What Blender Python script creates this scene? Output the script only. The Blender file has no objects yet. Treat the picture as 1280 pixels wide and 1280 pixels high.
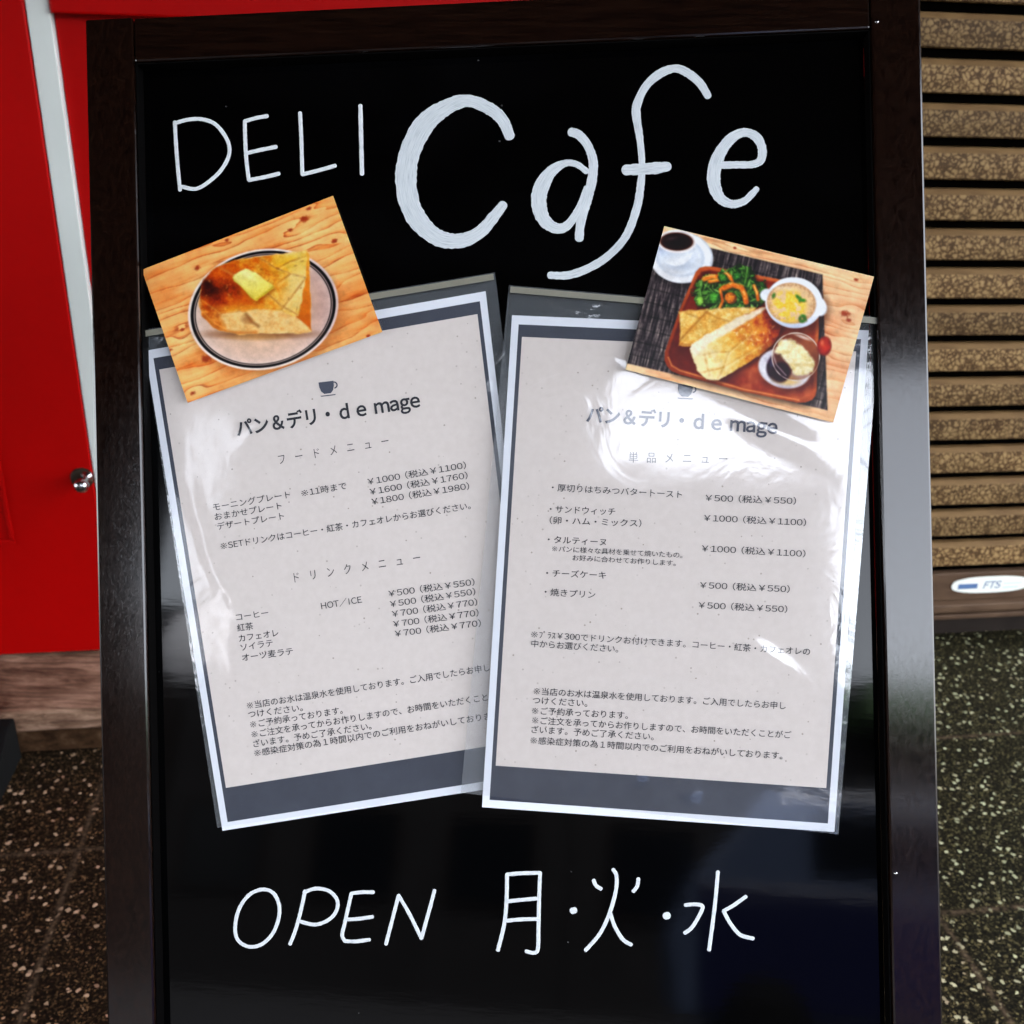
import bpy, bmesh, math, random
import numpy as np
from mathutils import Vector, Matrix
random.seed(4)
S = bpy.context.scene
COL = S.collection

# ------------------------------------------------------------------ camera, sky, sun, exposure
F = 1280.0
PITCH, ROLL, CAMH = math.radians(23.7), math.radians(1.8), 1.0
cam_d = bpy.data.cameras.new('camera'); cam = bpy.data.objects.new('camera', cam_d); COL.objects.link(cam)
cam_d.sensor_width = 36.0; cam_d.lens = 36.0; cam_d.clip_start = 0.02; cam_d.clip_end = 500.0
CAMR = Matrix.Rotation(math.pi/2-PITCH, 3, 'X') @ Matrix.Rotation(ROLL, 3, 'Z')
cam.matrix_world = Matrix.Translation((0, 0, CAMH)) @ CAMR.to_4x4()
S.camera = cam
cam_d.dof.use_dof = True; cam_d.dof.focus_distance = 0.62; cam_d.dof.aperture_fstop = 15.0

SUN_EL, SUN_AZ = math.radians(52), math.radians(18)      # azimuth from +Y towards +X: behind the shop
W = bpy.data.worlds.new('World'); S.world = W; W.use_nodes = True
nt = W.node_tree; bg = nt.nodes['Background']
sky = nt.nodes.new('ShaderNodeTexSky'); sky.sky_type = 'NISHITA'; sky.sun_disc = False
sky.sun_elevation = SUN_EL; sky.sun_rotation = SUN_AZ; sky.air_density = 1.0; sky.dust_density = 3.0
hs = nt.nodes.new('ShaderNodeHueSaturation'); hs.inputs['Saturation'].default_value = .30   # thin overcast
nt.links.new(sky.outputs[0], hs.inputs['Color']); nt.links.new(hs.outputs[0], bg.inputs[0]); bg.inputs[1].default_value = 0.15
sd = bpy.data.lights.new('sun', 'SUN'); sd.energy = 0.6; sd.angle = math.radians(14); sd.color = (1, .95, .87)
sun = bpy.data.objects.new('sun', sd); COL.objects.link(sun)
sdir = Vector((math.sin(SUN_AZ)*math.cos(SUN_EL), math.cos(SUN_AZ)*math.cos(SUN_EL), math.sin(SUN_EL)))
sun.rotation_euler = sdir.to_track_quat('Z', 'Y').to_euler()
S.view_settings.view_transform = 'Standard'; S.view_settings.look = 'None'
S.view_settings.gamma = 1; S.view_settings.use_curve_mapping = False
S.view_settings.exposure = 4.25
S.cycles.use_denoising = True; S.cycles.max_bounces = 10; S.cycles.transparent_max_bounces = 16
S.cycles.sample_clamp_indirect = 8.0

# ------------------------------------------------------------------ geometry of the place, measured from the photograph
C0 = Vector((0, 0, CAMH))
def ray(x, y): return CAMR @ Vector(((x-640)/F, -(y-640)/F, -1.0))
HB = CAMR @ Vector((1, 0.022, 0.052)); HB.normalize()            # the sign's own axes
UB = CAMR @ Vector((-0.022, 1, 0)); UB = (UB-HB*UB.dot(HB)).normalized()
NB = HB.cross(UB)
CB = C0 + 0.61*ray(640, 640)
def P(x, y, z=0.0):
    """point of the sign's plane (raised z metres) for a measured point"""
    d = ray(x, y); o = CB+NB*z
    return C0 + d*((o-C0).dot(NB)/d.dot(NB))
def L(u, v, z=0.0): return CB+HB*u+UB*v+NB*z
WY = math.radians(8.8)
HW = Vector((math.cos(WY), math.sin(WY), 0)); NW = Vector((HW.y, -HW.x, 0))   # along the shop front; out of it
AW = Vector((0.817, 1.687, 0))
def Wp(s, off, z): return AW+HW*s+NW*off+Vector((0, 0, z))
PANEL = -0.012

# ------------------------------------------------------------------ helpers
def root_loc(o):
    v = Vector((0, 0, 0))
    while o is not None: v += o.location; o = o.parent
    return v
def thing(name, label, cat, loc=(0, 0, 0), group=None, kind=None):
    o = bpy.data.objects.new(name, None); COL.objects.link(o); o.location = loc; o.empty_display_size = .1
    return tag(o, label, cat, group, kind)
def tag(o, label=None, cat=None, group=None, kind=None):
    for k, v in (('label', label), ('category', cat), ('group', group), ('kind', kind)):
        if v: o[k] = v
    return o
def mk(name, verts, faces, mats, parent=None, smooth=False, uvs=None, mi=None, loc=None):
    """one mesh object from world-space points"""
    base = root_loc(parent) if parent else Vector((0, 0, 0))
    l = Vector(loc)-base if loc is not None else Vector((0, 0, 0))
    off = base+l
    me = bpy.data.meshes.new(name)
    me.from_pydata([tuple(Vector(v)-off) for v in verts], [], faces)
    for m in (mats if isinstance(mats, (list, tuple)) else [mats]): me.materials.append(m)
    if mi is not None: me.polygons.foreach_set('material_index', mi)
    if smooth: me.polygons.foreach_set('use_smooth', [True]*len(me.polygons))
    if uvs is not None:
        uvl = me.uv_layers.new(name='UVMap')
        for lp in me.loops: uvl.data[lp.index].uv = uvs[lp.vertex_index]
    me.update()
    o = bpy.data.objects.new(name, me); COL.objects.link(o); o.parent = parent; o.location = l
    return o
def bevel_obj(o, w, seg=2):
    bm = bmesh.new(); bm.from_mesh(o.data)
    bmesh.ops.recalc_face_normals(bm, faces=bm.faces)
    es = [e for e in bm.edges if len(e.link_faces) == 2 and e.calc_face_angle(0) > .5]
    bmesh.ops.bevel(bm, geom=es, offset=w, segments=seg, affect='EDGES', profile=.5, clamp_overlap=True)
    bm.to_mesh(o.data); bm.free(); return o
BOXF = [(0, 3, 2, 1), (4, 5, 6, 7), (0, 1, 5, 4), (1, 2, 6, 5), (2, 3, 7, 6), (3, 0, 4, 7)]
def boxes(name, fn, lst, mat, parent=None, bev=0.0, loc=None):
    """boxes (a0,a1,b0,b1,c0,c1) in the frame fn(a,b,c), joined into one mesh"""
    V, Fc = [], []
    for a0, a1, b0, b1, c0, c1 in lst:
        n = len(V)
        V += [fn(a0, b0, c0), fn(a1, b0, c0), fn(a1, b1, c0), fn(a0, b1, c0), fn(a0, b0, c1), fn(a1, b0, c1), fn(a1, b1, c1), fn(a0, b1, c1)]
        Fc += [tuple(n+i for i in f) for f in BOXF]
    o = mk(name, V, Fc, mat, parent, loc=loc)
    bm = bmesh.new(); bm.from_mesh(o.data); bmesh.ops.recalc_face_normals(bm, faces=bm.faces); bm.to_mesh(o.data); bm.free()
    if bev: bevel_obj(o, bev)
    return o
def sweep(name, prof, fn, a0, a1, mat, parent=None, loc=None, smooth=False):
    """closed profile [(b,c)] extruded along a"""
    n = len(prof); V = [fn(a0, b, c) for b, c in prof]+[fn(a1, b, c) for b, c in prof]
    Fc = [(i, (i+1) % n, n+(i+1) % n, n+i) for i in range(n)]+[tuple(range(n-1, -1, -1)), tuple(range(n, 2*n))]
    o = mk(name, V, Fc, mat, parent, loc=loc)
    bm = bmesh.new(); bm.from_mesh(o.data); bmesh.ops.recalc_face_normals(bm, faces=bm.faces); bm.to_mesh(o.data); bm.free()
    return o

# ------------------------------------------------------------------ materials
class Mat:
    def __init__(s, name, base=(.5, .5, .5), rough=.5, spec=.5, metal=0.0):
        s.m = bpy.data.materials.new(name); s.m.use_nodes = True; s.t = s.m.node_tree
        s.b = s.t.nodes['Principled BSDF']; s.b.inputs['Base Color'].default_value = (*base, 1)
        s.b.inputs['Roughness'].default_value = rough; s.b.inputs['Specular IOR Level'].default_value = spec
        s.b.inputs['Metallic'].default_value = metal
    def n(s, typ, **kw):
        nd = s.t.nodes.new('ShaderNode'+typ)
        for k, v in kw.items():
            if k in nd.inputs: nd.inputs[k].default_value = v
            else: setattr(nd, k, v)
        return nd
    def l(s, a, b): s.t.links.new(a, b)
    def coord(s, scale=(1, 1, 1), kind='Object', rot=(0, 0, 0)):
        tc = s.n('TexCoord'); mp = s.n('Mapping'); mp.inputs['Scale'].default_value = scale; mp.inputs['Rotation'].default_value = rot
        s.l(tc.outputs[kind], mp.inputs['Vector']); return mp.outputs[0]
    def noise(s, scale, detail=4, co=None, rough=.55, dist=0.0):
        nd = s.n('TexNoise', Scale=scale, Detail=detail, Roughness=rough, Distortion=dist)
        if co is not None: s.l(co, nd.inputs['Vector'])
        return nd.outputs['Fac']
    def vor(s, scale, co=None, feature='F1', rnd=1.0):
        nd = s.n('TexVoronoi', Scale=scale, Randomness=rnd); nd.feature = feature
        if co is not None: s.l(co, nd.inputs['Vector'])
        return nd
    def ramp(s, fac, stops, interp='LINEAR'):
        r = s.n('ValToRGB'); r.color_ramp.interpolation = interp; e = r.color_ramp.elements
        while len(e) < len(stops): e.new(.5)
        for i, (p, c) in enumerate(stops):
            e[i].position = p; e[i].color = (*c, 1) if len(c) == 3 else c
        s.l(fac, r.inputs[0]); return r.outputs[0]
    def mix(s, fac, a, b, blend='MIX'):
        m = s.n('Mix'); m.data_type = 'RGBA'; m.blend_type = blend
        for i, v in ((0, fac), (6, a), (7, b)):
            if hasattr(v, 'type') and not isinstance(v, (tuple, float)): s.l(v, m.inputs[i])
            elif i == 0: m.inputs[0].default_value = v
            else: m.inputs[i].default_value = (*v, 1)
        return m.outputs[2]
    def math(s, op, a, b=0.0, c=None):
        m = s.n('Math'); m.operation = op
        for i, v in enumerate((a, b) if c is None else (a, b, c)):
            if isinstance(v, (int, float)): m.inputs[i].default_value = v
            else: s.l(v, m.inputs[i])
        return m.outputs[0]
    def color(s, out): s.l(out, s.b.inputs['Base Color']); return s
    def rough(s, out): s.l(out, s.b.inputs['Roughness']); return s
    def bump(s, h, strength=.3, dist=.001):
        b = s.n('Bump', Strength=strength, Distance=dist); s.l(h, b.inputs['Height']); s.l(b.outputs[0], s.b.inputs['Normal']); return s

def srgb(r, g, b):
    f = lambda c: (c/255/12.92 if c <= 10 else ((c/255+.055)/1.055)**2.4)
    return (f(r), f(g), f(b))

def m_stain(name, c1, c2, rough, sc):
    M = Mat(name, c1, rough); co = M.coord(sc)
    g = M.noise(9, 6, co, .65, .25)
    M.color(M.ramp(g, [(.35, c1), (.7, c2)]))
    pores = M.ramp(M.noise(22, 2, co), [(.60, (0, 0, 0)), (.68, (1, 1, 1))])
    M.bump(M.math('SUBTRACT', g, M.math('MULTIPLY', pores, .6)), .03, .0003); M.rough(M.math('MULTIPLY_ADD', g, .12, rough-.06)); M.b.inputs['Specular IOR Level'].default_value = .5
    return M.m
STAIN = m_stain('dark_stained_wood', (.0025, .0008, .0005), (.010, .0036, .0019), .11, (50, 50, 2.2))
STAINH = m_stain('dark_stained_wood_rail', (.0025, .0008, .0005), (.010, .0036, .0019), .11, (2.2, 50, 50))

M = Mat('blackboard_gloss', (.0004, .0004, .0006), .06, .22)
co = M.coord((3, 3, 3)); M.bump(M.noise(9, 3, M.coord((3, 16, 16))), .05, .0004); dv = M.vor(70, M.coord()); dc = M.n('SeparateColor'); M.l(dv.outputs['Color'], dc.inputs[0]); dm = M.math('MULTIPLY', M.math('LESS_THAN', dv.outputs['Distance'], .035), M.math('GREATER_THAN', dc.outputs[0], .80)); sm = M.ramp(M.noise(5, 4, M.coord((1, 1, 2.5)), .6, .8), [(.5, (.0003, .0003, .0004)), (.75, (.0012, .0012, .0015))]); M.color(M.mix(dm, sm, (.06, .06, .06))); BOARD = M.m

M = Mat('frame_rebate', (.001, .0008, .0008), .6, .05); REBATE = M.m

M = Mat('paint_marker', (.8, .82, .85), .5, .4)
uvc = M.coord((14, 2600, 1), 'UV'); st = M.noise(1.0, 3, uvc, .6)
M.color(M.ramp(st, [(.30, (.36, .40, .44)), (.44, (.56, .60, .63)), (.7, (.70, .73, .75))])); M.bump(st, .2, .0002); PAINT = M.m
M = Mat('paint_marker_thin', (.70, .73, .75), .5, .4); n_ = M.noise(1.0, 3, M.coord((40, 1400, 1), 'UV')); M.color(M.ramp(n_, [(.3, (.52, .56, .60)), (.5, (.72, .75, .77))])); PAINT2 = M.m

M = Mat('menu_paper_white', (.78, .80, .86), .6, .3); PWHITE = M.m
M = Mat('menu_print_slate', (.045, .05, .085), .6, .3); n_ = M.noise(60, 3, M.coord()); M.color(M.ramp(n_, [(.3, (.026, .03, .048)), (.7, (.036, .041, .062))])); PSLATE = M.m
M = Mat('menu_print_cream', (.66, .62, .60), .6, .3)
v1 = M.vor(330, M.coord()); sp = M.math('LESS_THAN', v1.outputs['Distance'], .19)
rc = M.n('SeparateColor'); M.l(v1.outputs['Color'], rc.inputs[0]); sp = M.math('MULTIPLY', sp, M.math('GREATER_THAN', rc.outputs[0], .86))
sp = M.math('MULTIPLY', sp, M.math('MULTIPLY', rc.outputs[1], .75))
big = M.ramp(M.noise(220, 5, M.coord()), [(.3, (.685, .605, .56)), (.7, (.725, .645, .60))])
M.color(M.mix(sp, big, (.28, .22, .17))); PCREAM = M.m
M = Mat('menu_ink', (.012, .012, .018), .6, .2); INK = M.m
M = Mat('menu_ink_slate', (.05, .055, .085), .6, .3); INKS = M.m

def m_film(name, seed, haze=.05, strength=.5, scale=4.5, refl=.085):
    m = bpy.data.materials.new(name); m.use_nodes = True; t = m.node_tree
    for nd in list(t.nodes): t.nodes.remove(nd)
    N = t.nodes.new; K = t.links.new
    out = N('ShaderNodeOutputMaterial'); tr = N('ShaderNodeBsdfTransparent'); gl = N('ShaderNodeBsdfGlossy'); df = N('ShaderNodeBsdfDiffuse')
    tr.inputs[0].default_value = (.985, .988, .99, 1); gl.inputs['Roughness'].default_value = .06
    df.inputs[0].default_value = (.62, .68, .74, 1)
    lw = N('ShaderNodeLayerWeight'); lw.inputs[0].default_value = .5; pw = N('ShaderNodeMath'); pw.operation = 'POWER'; pw.inputs[1].default_value = 5; K(lw.outputs['Facing'], pw.inputs[0]); fr = N('ShaderNodeMath'); fr.operation = 'MULTIPLY_ADD'; fr.inputs[1].default_value = .9; fr.inputs[2].default_value = refl; K(pw.outputs[0], fr.inputs[0])
    tc = N('ShaderNodeTexCoord'); mp = N('ShaderNodeMapping'); mp.inputs['Location'].default_value = (seed*3.1, seed*1.7, 0); K(tc.outputs['UV'], mp.inputs[0])
    n1 = N('ShaderNodeTexNoise'); n1.inputs['Scale'].default_value = scale; n1.inputs['Detail'].default_value = 4; n1.inputs['Distortion'].default_value = 1.2; K(mp.outputs[0], n1.inputs['Vector'])
    bp = N('ShaderNodeBump'); bp.inputs['Strength'].default_value = strength; bp.inputs['Distance'].default_value = .0035; K(n1.outputs['Fac'], bp.inputs['Height'])
    for nd in (gl, lw): K(bp.outputs[0], nd.inputs['Normal'])
    a = N('ShaderNodeMixShader'); a.inputs[0].default_value = haze; K(tr.outputs[0], a.inputs[1]); K(df.outputs[0], a.inputs[2])
    b = N('ShaderNodeMixShader'); K(fr.outputs[0], b.inputs[0]); K(a.outputs[0], b.inputs[1]); K(gl.outputs[0], b.inputs[2])
    K(b.outputs[0], out.inputs[0]); return m
FILM_A, FILM_B, FILM_BACK = m_film('clear_sleeve_creased', 1, .03, .035, 8.0, .032), m_film('clear_sleeve_glossy', 2, .03, .06), m_film('clear_sleeve_back', 3, .10)
M = Mat('sleeve_seal', (.42, .40, .33), .4, .5)
wv = M.n('TexWave', Scale=1.0); wv.bands_direction = 'X'; M.l(M.coord((140, 1, 1), 'UV'), wv.inputs['Vector'])
M.color(M.ramp(wv.outputs['Fac'], [(.4, (.10, .10, .085)), (.6, (.30, .28, .21))])); SEAL = M.m

def m_print(name):
    M = Mat(name, (1, 1, 1), .3, .22); at = M.n('VertexColor'); at.layer_name = 'Col'; M.color(at.outputs[0]); return M.m
PRINT = m_print('glossy_photo_paper')

M = Mat('red_paint', (.40, .0008, .0006), .42, .10)
n_ = M.noise(3, 5, M.coord()); M.color(M.ramp(n_, [(.3, (.30, .0003, .0002)), (.7, (.36, .0006, .0005))])); M.bump(M.noise(160, 3, M.coord()), .12, .0006); RED = M.m
M = Mat('white_jamb_paint', (.62, .65, .62), .45, .4); n_ = M.noise(6, 6, M.coord((1, 1, .4))); M.color(M.ramp(n_, [(.3, (.55, .58, .55)), (.7, (.66, .69, .66))])); JAMB = M.m
M = Mat('beige_tile', (.45, .36, .23), .5, .4)
br = M.n('TexBrick', Scale=1.0); br.inputs['Color1'].default_value = (.46, .37, .24, 1); br.inputs['Color2'].default_value = (.40, .32, .21, 1); br.inputs['Mortar'].default_value = (.06, .05, .04, 1)
br.inputs['Brick Width'].default_value = .03; br.inputs['Row Height'].default_value = .03; br.inputs['Mortar Size'].default_value = .002; br.offset = 0
M.l(M.coord(rot=(math.pi/2, 0, 0)), br.inputs['Vector']); M.color(br.outputs[0]); BEIGE = M.m
M = Mat('chrome', (.42, .42, .42), .16, .5, 1.0); CHROME = M.m
M = Mat('weathered_timber', (.25, .17, .13), .75, .2)
co = M.coord((2.5, 22, 22)); g = M.noise(3, 8, co, .7, 1.5)
M.color(M.ramp(g, [(.3, (.05, .024, .015)), (.42, (.20, .12, .08)), (.58, (.46, .31, .23)), (.75, (.58, .42, .33))])); pt = M.ramp(M.noise(7, 6, M.coord((1, 2.5, 2.5)), .7), [(.36, (.16, .09, .06)), (.5, (.62, .54, .48)), (.64, (1, .95, .9))]); M.color(M.mix(1.0, M.ramp(g, [(.3, (.05, .024, .015)), (.42, (.18, .105, .07)), (.58, (.42, .28, .20)), (.75, (.58, .42, .33))]), pt, 'MULTIPLY')); M.bump(g, .6, .004); TIMBER = M.m
M = Mat('stained_riser', (.05, .025, .012), .8, .08); M.color(M.ramp(M.noise(70, 6, M.coord((.5, .5, 1)), .7), [(.35, (.018, .008, .004)), (.55, (.06, .03, .014)), (.75, (.14, .085, .05))])); RISER = M.m
M = Mat('black_rubber', (.004, .004, .004), .8, .1); M.bump(M.noise(200, 3, M.coord()), .3, .001); RUBBER = M.m

M = Mat('mottled_slat', (.3, .24, .17), .6, .08)
co = M.coord((1, 1, 1)); oi = M.n('ObjectInfo')
ad = M.n('VectorMath'); ad.operation = 'ADD'; M.l(co, ad.inputs[0]); cm = M.n('CombineXYZ'); M.l(M.math('MULTIPLY', oi.outputs['Random'], 9.0), cm.inputs[0]); M.l(cm.outputs[0], ad.inputs[1])
v = M.n('TexVoronoi', Scale=118.0); v.feature = 'DISTANCE_TO_EDGE'
wn = M.n('TexNoise', Scale=120.0, Detail=2.0); M.l(ad.outputs[0], wn.inputs['Vector'])
wm = M.n('VectorMath'); wm.operation = 'SCALE'; wm.inputs[3].default_value = .013; M.l(wn.outputs['Color'], wm.inputs[0])
wa = M.n('VectorMath'); wa.operation = 'ADD'; M.l(ad.outputs[0], wa.inputs[0]); M.l(wm.outputs[0], wa.inputs[1]); M.l(wa.outputs[0], v.inputs['Vector'])
thr = M.math('ADD', v.outputs['Distance'], M.math('MULTIPLY', M.math('SUBTRACT', M.noise(45, 3, ad.outputs[0]), .46), .34))
tone = M.math('MULTIPLY_ADD', oi.outputs['Random'], .45, .78); tn = M.n('CombineColor'); [M.l(M.math('MULTIPLY', tone, k_), tn.inputs[q_]) for q_, k_ in enumerate((1.0, 1.0, .96))]; M.color(M.mix(1.0, M.mix(M.math('MULTIPLY', M.noise(14, 5, ad.outputs[0]), .35), M.ramp(thr, [(.02, (.042, .019, .007)), (.10, (.075, .036, .014)), (.20, (.23, .142, .062)), (.6, (.34, .22, .105))]), (.10, .07, .035)), tn.outputs[0], 'MULTIPLY')); M.bump(thr, .3, .0015); SLAT = M.m
M = Mat('slat_chamfer', (.2, .145, .09), .6, .08); M.color(M.ramp(M.noise(90, 4, M.coord((.2, 1, 1))), [(.3, (.10, .055, .022)), (.7, (.17, .10, .04))])); CHAMF = M.m
M = Mat('brown_metal', (.14, .085, .055), .5, .12); M.color(M.ramp(M.noise(40, 5, M.coord((.3, 1, 1))), [(.3, (.06, .034, .02)), (.7, (.10, .06, .036))])); BROWN = M.m
M = Mat('dark_brown_metal', (.04, .026, .018), .6, .1); M.color(M.ramp(M.noise(30, 6, M.coord((.3, 1, 3))), [(.3, (.012, .007, .0045)), (.7, (.032, .02, .012))])); DBROWN = M.m
M = Mat('slot_shade_black', (.001, .0008, .0006), .8, .0); SLOT_SHADE = M.m  # near-black colour stands in for the shade in the recess between slats
M = Mat('sticker_white', (.74, .75, .68), .4, .4); STICK = M.m
M = Mat('sticker_blue', (.08, .15, .30), .4, .4); SBLUE = M.m
M = Mat('sticker_pale', (.45, .58, .62), .4, .4); SPALE = M.m
M = Mat('dark_wall', (.02, .014, .012), .7, .1); M.color(M.ramp(M.noise(8, 6, M.coord()), [(.3, (.014, .010, .008)), (.7, (.026, .019, .015))])); DWALL = M.m
M = Mat('soffit_paint', (.10, .09, .08), .7, .2); M.color(M.ramp(M.noise(5, 5, M.coord()), [(.3, (.08, .07, .062)), (.7, (.12, .11, .10))])); SOFFIT = M.m
M = Mat('asphalt', (.05, .05, .052), .85, .2); M.color(M.ramp(M.noise(120, 4, M.coord()), [(.3, (.02, .02, .022)), (.7, (.045, .045, .048))])); ASPH = M.m

# washed-aggregate paving; local x runs along the shop front, local -y out of it
M = Mat('washed_aggregate_paving', (.02, .02, .015), .7, .08)
co = M.coord()
sx = M.n('SeparateXYZ'); M.l(co, sx.inputs[0])
wob = M.math('MULTIPLY', M.math('SUBTRACT', M.noise(28, 4, co), .5), .012)
def joint(val, pitch, off):
    q = M.math('DIVIDE', M.math('SUBTRACT', val, off), pitch)
    d = M.math('MULTIPLY', M.math('ABSOLUTE', M.math('SUBTRACT', M.math('FRACT', M.math('ADD', q, .5)), .5)), pitch)
    return M.math('ADD', d, M.math('ABSOLUTE', wob))
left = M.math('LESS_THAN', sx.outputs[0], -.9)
yy = M.math('ADD', sx.outputs[1], M.math('MULTIPLY', left, .119))
row = M.math('MULTIPLY', M.math('GREATER_THAN', sx.outputs[1], -.262), M.math('SUBTRACT', 1.0, left))
xx = M.math('ADD', sx.outputs[0], M.math('MULTIPLY', row, -.187))
jd = M.math('MINIMUM', joint(xx, .374, -.346), joint(yy, .361, -.262))
jm = M.ramp(jd, [(.0, (.8, .8, .8)), (.0026, (.6, .6, .6)), (.0052, (0, 0, 0))])
dn_ = M.n('TexNoise', Scale=150.0, Detail=2.0); M.l(co, dn_.inputs['Vector']); ds = M.n('VectorMath'); ds.operation = 'SCALE'; ds.inputs[3].default_value = .010; M.l(dn_.outputs['Color'], ds.inputs[0]); da = M.n('VectorMath'); da.operation = 'ADD'; M.l(co, da.inputs[0]); M.l(ds.outputs[0], da.inputs[1]); cod = da.outputs[0]
va = M.vor(98, cod); ca = M.n('SeparateColor'); M.l(va.outputs['Color'], ca.inputs[0])
chip = M.math('MULTIPLY', M.math('LESS_THAN', M.math('ADD', va.outputs['Distance'], M.math('MULTIPLY', M.noise(180, 2, co), .3)), .44), M.math('GREATER_THAN', ca.outputs[0], M.math('MULTIPLY_ADD', left, .15, .55)))
vb = M.vor(240, cod); cb = M.n('SeparateColor'); M.l(vb.outputs['Color'], cb.inputs[0])
grit = M.math('MULTIPLY', M.math('LESS_THAN', vb.outputs['Distance'], .36), M.math('GREATER_THAN', cb.outputs[0], .42))
ground = M.ramp(M.noise(230, 5, co, .7), [(.42, (.0014, .0011, .0007)), (.55, (.010, .0075, .0042)), (.68, (.11, .088, .052))])
ground = M.mix(M.math('MULTIPLY', grit, M.math('MULTIPLY', cb.outputs[1], .8)), ground, (.24, .19, .11))
chipc = M.ramp(ca.outputs[2], [(0, (.55, .50, .38)), (.5, (.62, .58, .48)), (.8, (.52, .40, .33)), (1, (.40, .34, .22))])
ground = M.mix(M.math('MULTIPLY', chip, M.math('MULTIPLY_ADD', ca.outputs[1], .6, .4)), ground, chipc)
ground = M.mix(1.0, ground, M.mix(M.ramp(M.math('ADD', M.math('MULTIPLY', sx.outputs[0], -.6), M.math('MULTIPLY', M.noise(3, 4, co), .5)), [(.35, (0, 0, 0)), (1.0, (1, 1, 1))]), (.92, 1.0, .74), (1.15, .84, .66)), 'MULTIPLY')  # reddish tint to the left paints in reflected red light; right tinted greener
jcol = M.ramp(M.noise(150, 4, co), [(.35, (.008, .005, .003)), (.65, (.15, .10, .06))])
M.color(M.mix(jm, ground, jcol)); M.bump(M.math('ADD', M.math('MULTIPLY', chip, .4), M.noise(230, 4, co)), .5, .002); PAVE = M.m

# ------------------------------------------------------------------ the setting
road = mk('road', [(-90, -90, -.12), (90, -90, -.12), (90, 90, -.12), (-90, 90, -.12)], [(0, 1, 2, 3)], ASPH); tag(road, kind='structure')
rot = math.atan2(HW.y, HW.x)
pv = bpy.data.meshes.new('pavement')
vs = [(-12, -4.4, -.118), (12, -4.4, -.118), (12, .6, -.118), (-12, .6, -.118), (-12, -4.4, 0), (12, -4.4, 0), (12, .6, 0), (-12, .6, 0)]
pv.from_pydata(vs, [], BOXF); pv.materials.append(PAVE)
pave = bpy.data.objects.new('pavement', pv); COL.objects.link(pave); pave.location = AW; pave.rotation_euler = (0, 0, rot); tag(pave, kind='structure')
kerb = boxes('kerb', Wp, [(-12, 12, 4.40, 4.55, -.119, .004)], Mat('kerb_concrete', (.16, .155, .145), .8, .1).m, None, .01); tag(kerb, kind='structure')

SILLT = .085
def front(name, label, cat, lst, mat, bev=0.0, parts=()):
    s0, z0 = lst[0][0], lst[0][4]
    t = thing(name, label, cat, Wp((lst[0][0]+lst[0][1])/2, 0, lst[0][4]))
    return t
# shop building: walls, canopy, unseen pillars
shop = thing('shop_building', 'dark shop front with deep canopy over the pavement, behind the sign', 'building', Wp(0, 0, 0))
boxes('wall', Wp, [(-.70, -.36, -.02, .03, 0, 2.3), (-9, -3.2, -.05, .0, 0, 2.3), (2.5, 9, -.05, 0, 0, 2.3), (-9, 9, -.25, -.06, -.02, 2.3), (-9, 9, -.3, .04, 2.301, 6.0)], DWALL, shop)
boxes('canopy', Wp, [(-9, 1.35, .041, 3.78, 2.50, 2.72)], SOFFIT, shop)
for s in (-7.6, -3.40):
    boxes('unseen_pillar', Wp, [(s-(.28 if s > -5 else .28)-(1.2 if s == -3.40 else 0), s+.28, 3.35, 3.72, .002, 2.499)], DWALL, shop, .01)  # near one added extra wide to keep sky out of the left stile's reflection

# left red door leaf
door = thing('red_door', 'plain red door leaf with moulded panel and chrome knob, left of the white jamb', 'door', Wp(-2.1, 0, SILLT))
boxes('leaf', Wp, [(-3.15, -1.483, -.04, .0, SILLT+.002, 2.29)], RED, door, .002)
def ring(a0, a1, z0, z1, w): return [(a0, a1, .001, .004, z0, z0+w), (a0, a1, .001, .004, z1-w, z1), (a0, a0+w, .001, .004, z0+w, z1-w), (a1-w, a1, .001, .004, z0+w, z1-w)]
boxes('moulding', Wp, ring(-2.9, -1.612, .288, .95, .007)+ring(-2.9, -1.612, 1.12, 2.1, .007), RED, door, .001)
# white jamb
jamb = thing('door_jamb', 'narrow white painted post between the two red leaves, tiled near its foot', 'door jamb', Wp(-1.467, 0, SILLT))
boxes('post', Wp, [(-1.4815, -1.4525, -.035, -.003, .372, 2.29)], JAMB, jamb, .001)
boxes('tiled_foot', Wp, [(-1.4815, -1.4525, -.036, -.004, SILLT+.002, .3715)], BEIGE, jamb, .001)
# second leaf
door2 = thing('red_door', 'red door leaf with recessed panel, right of the white jamb behind the sign', 'door', Wp(-1.1, 0, SILLT))
boxes('leaf', Wp, [(-1.451, -.702, -.04, -.018, SILLT+.002, 2.29)], RED, door2)
boxes('rail', Wp, [(-1.451, -.702, -.0175, .004, 1.041, 1.19), (-1.451, -.702, -.0175, .004, 2.12, 2.29), (-1.451, -.702, -.0175, .004, SILLT+.002, .22)], RED, door2, .003)
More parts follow.
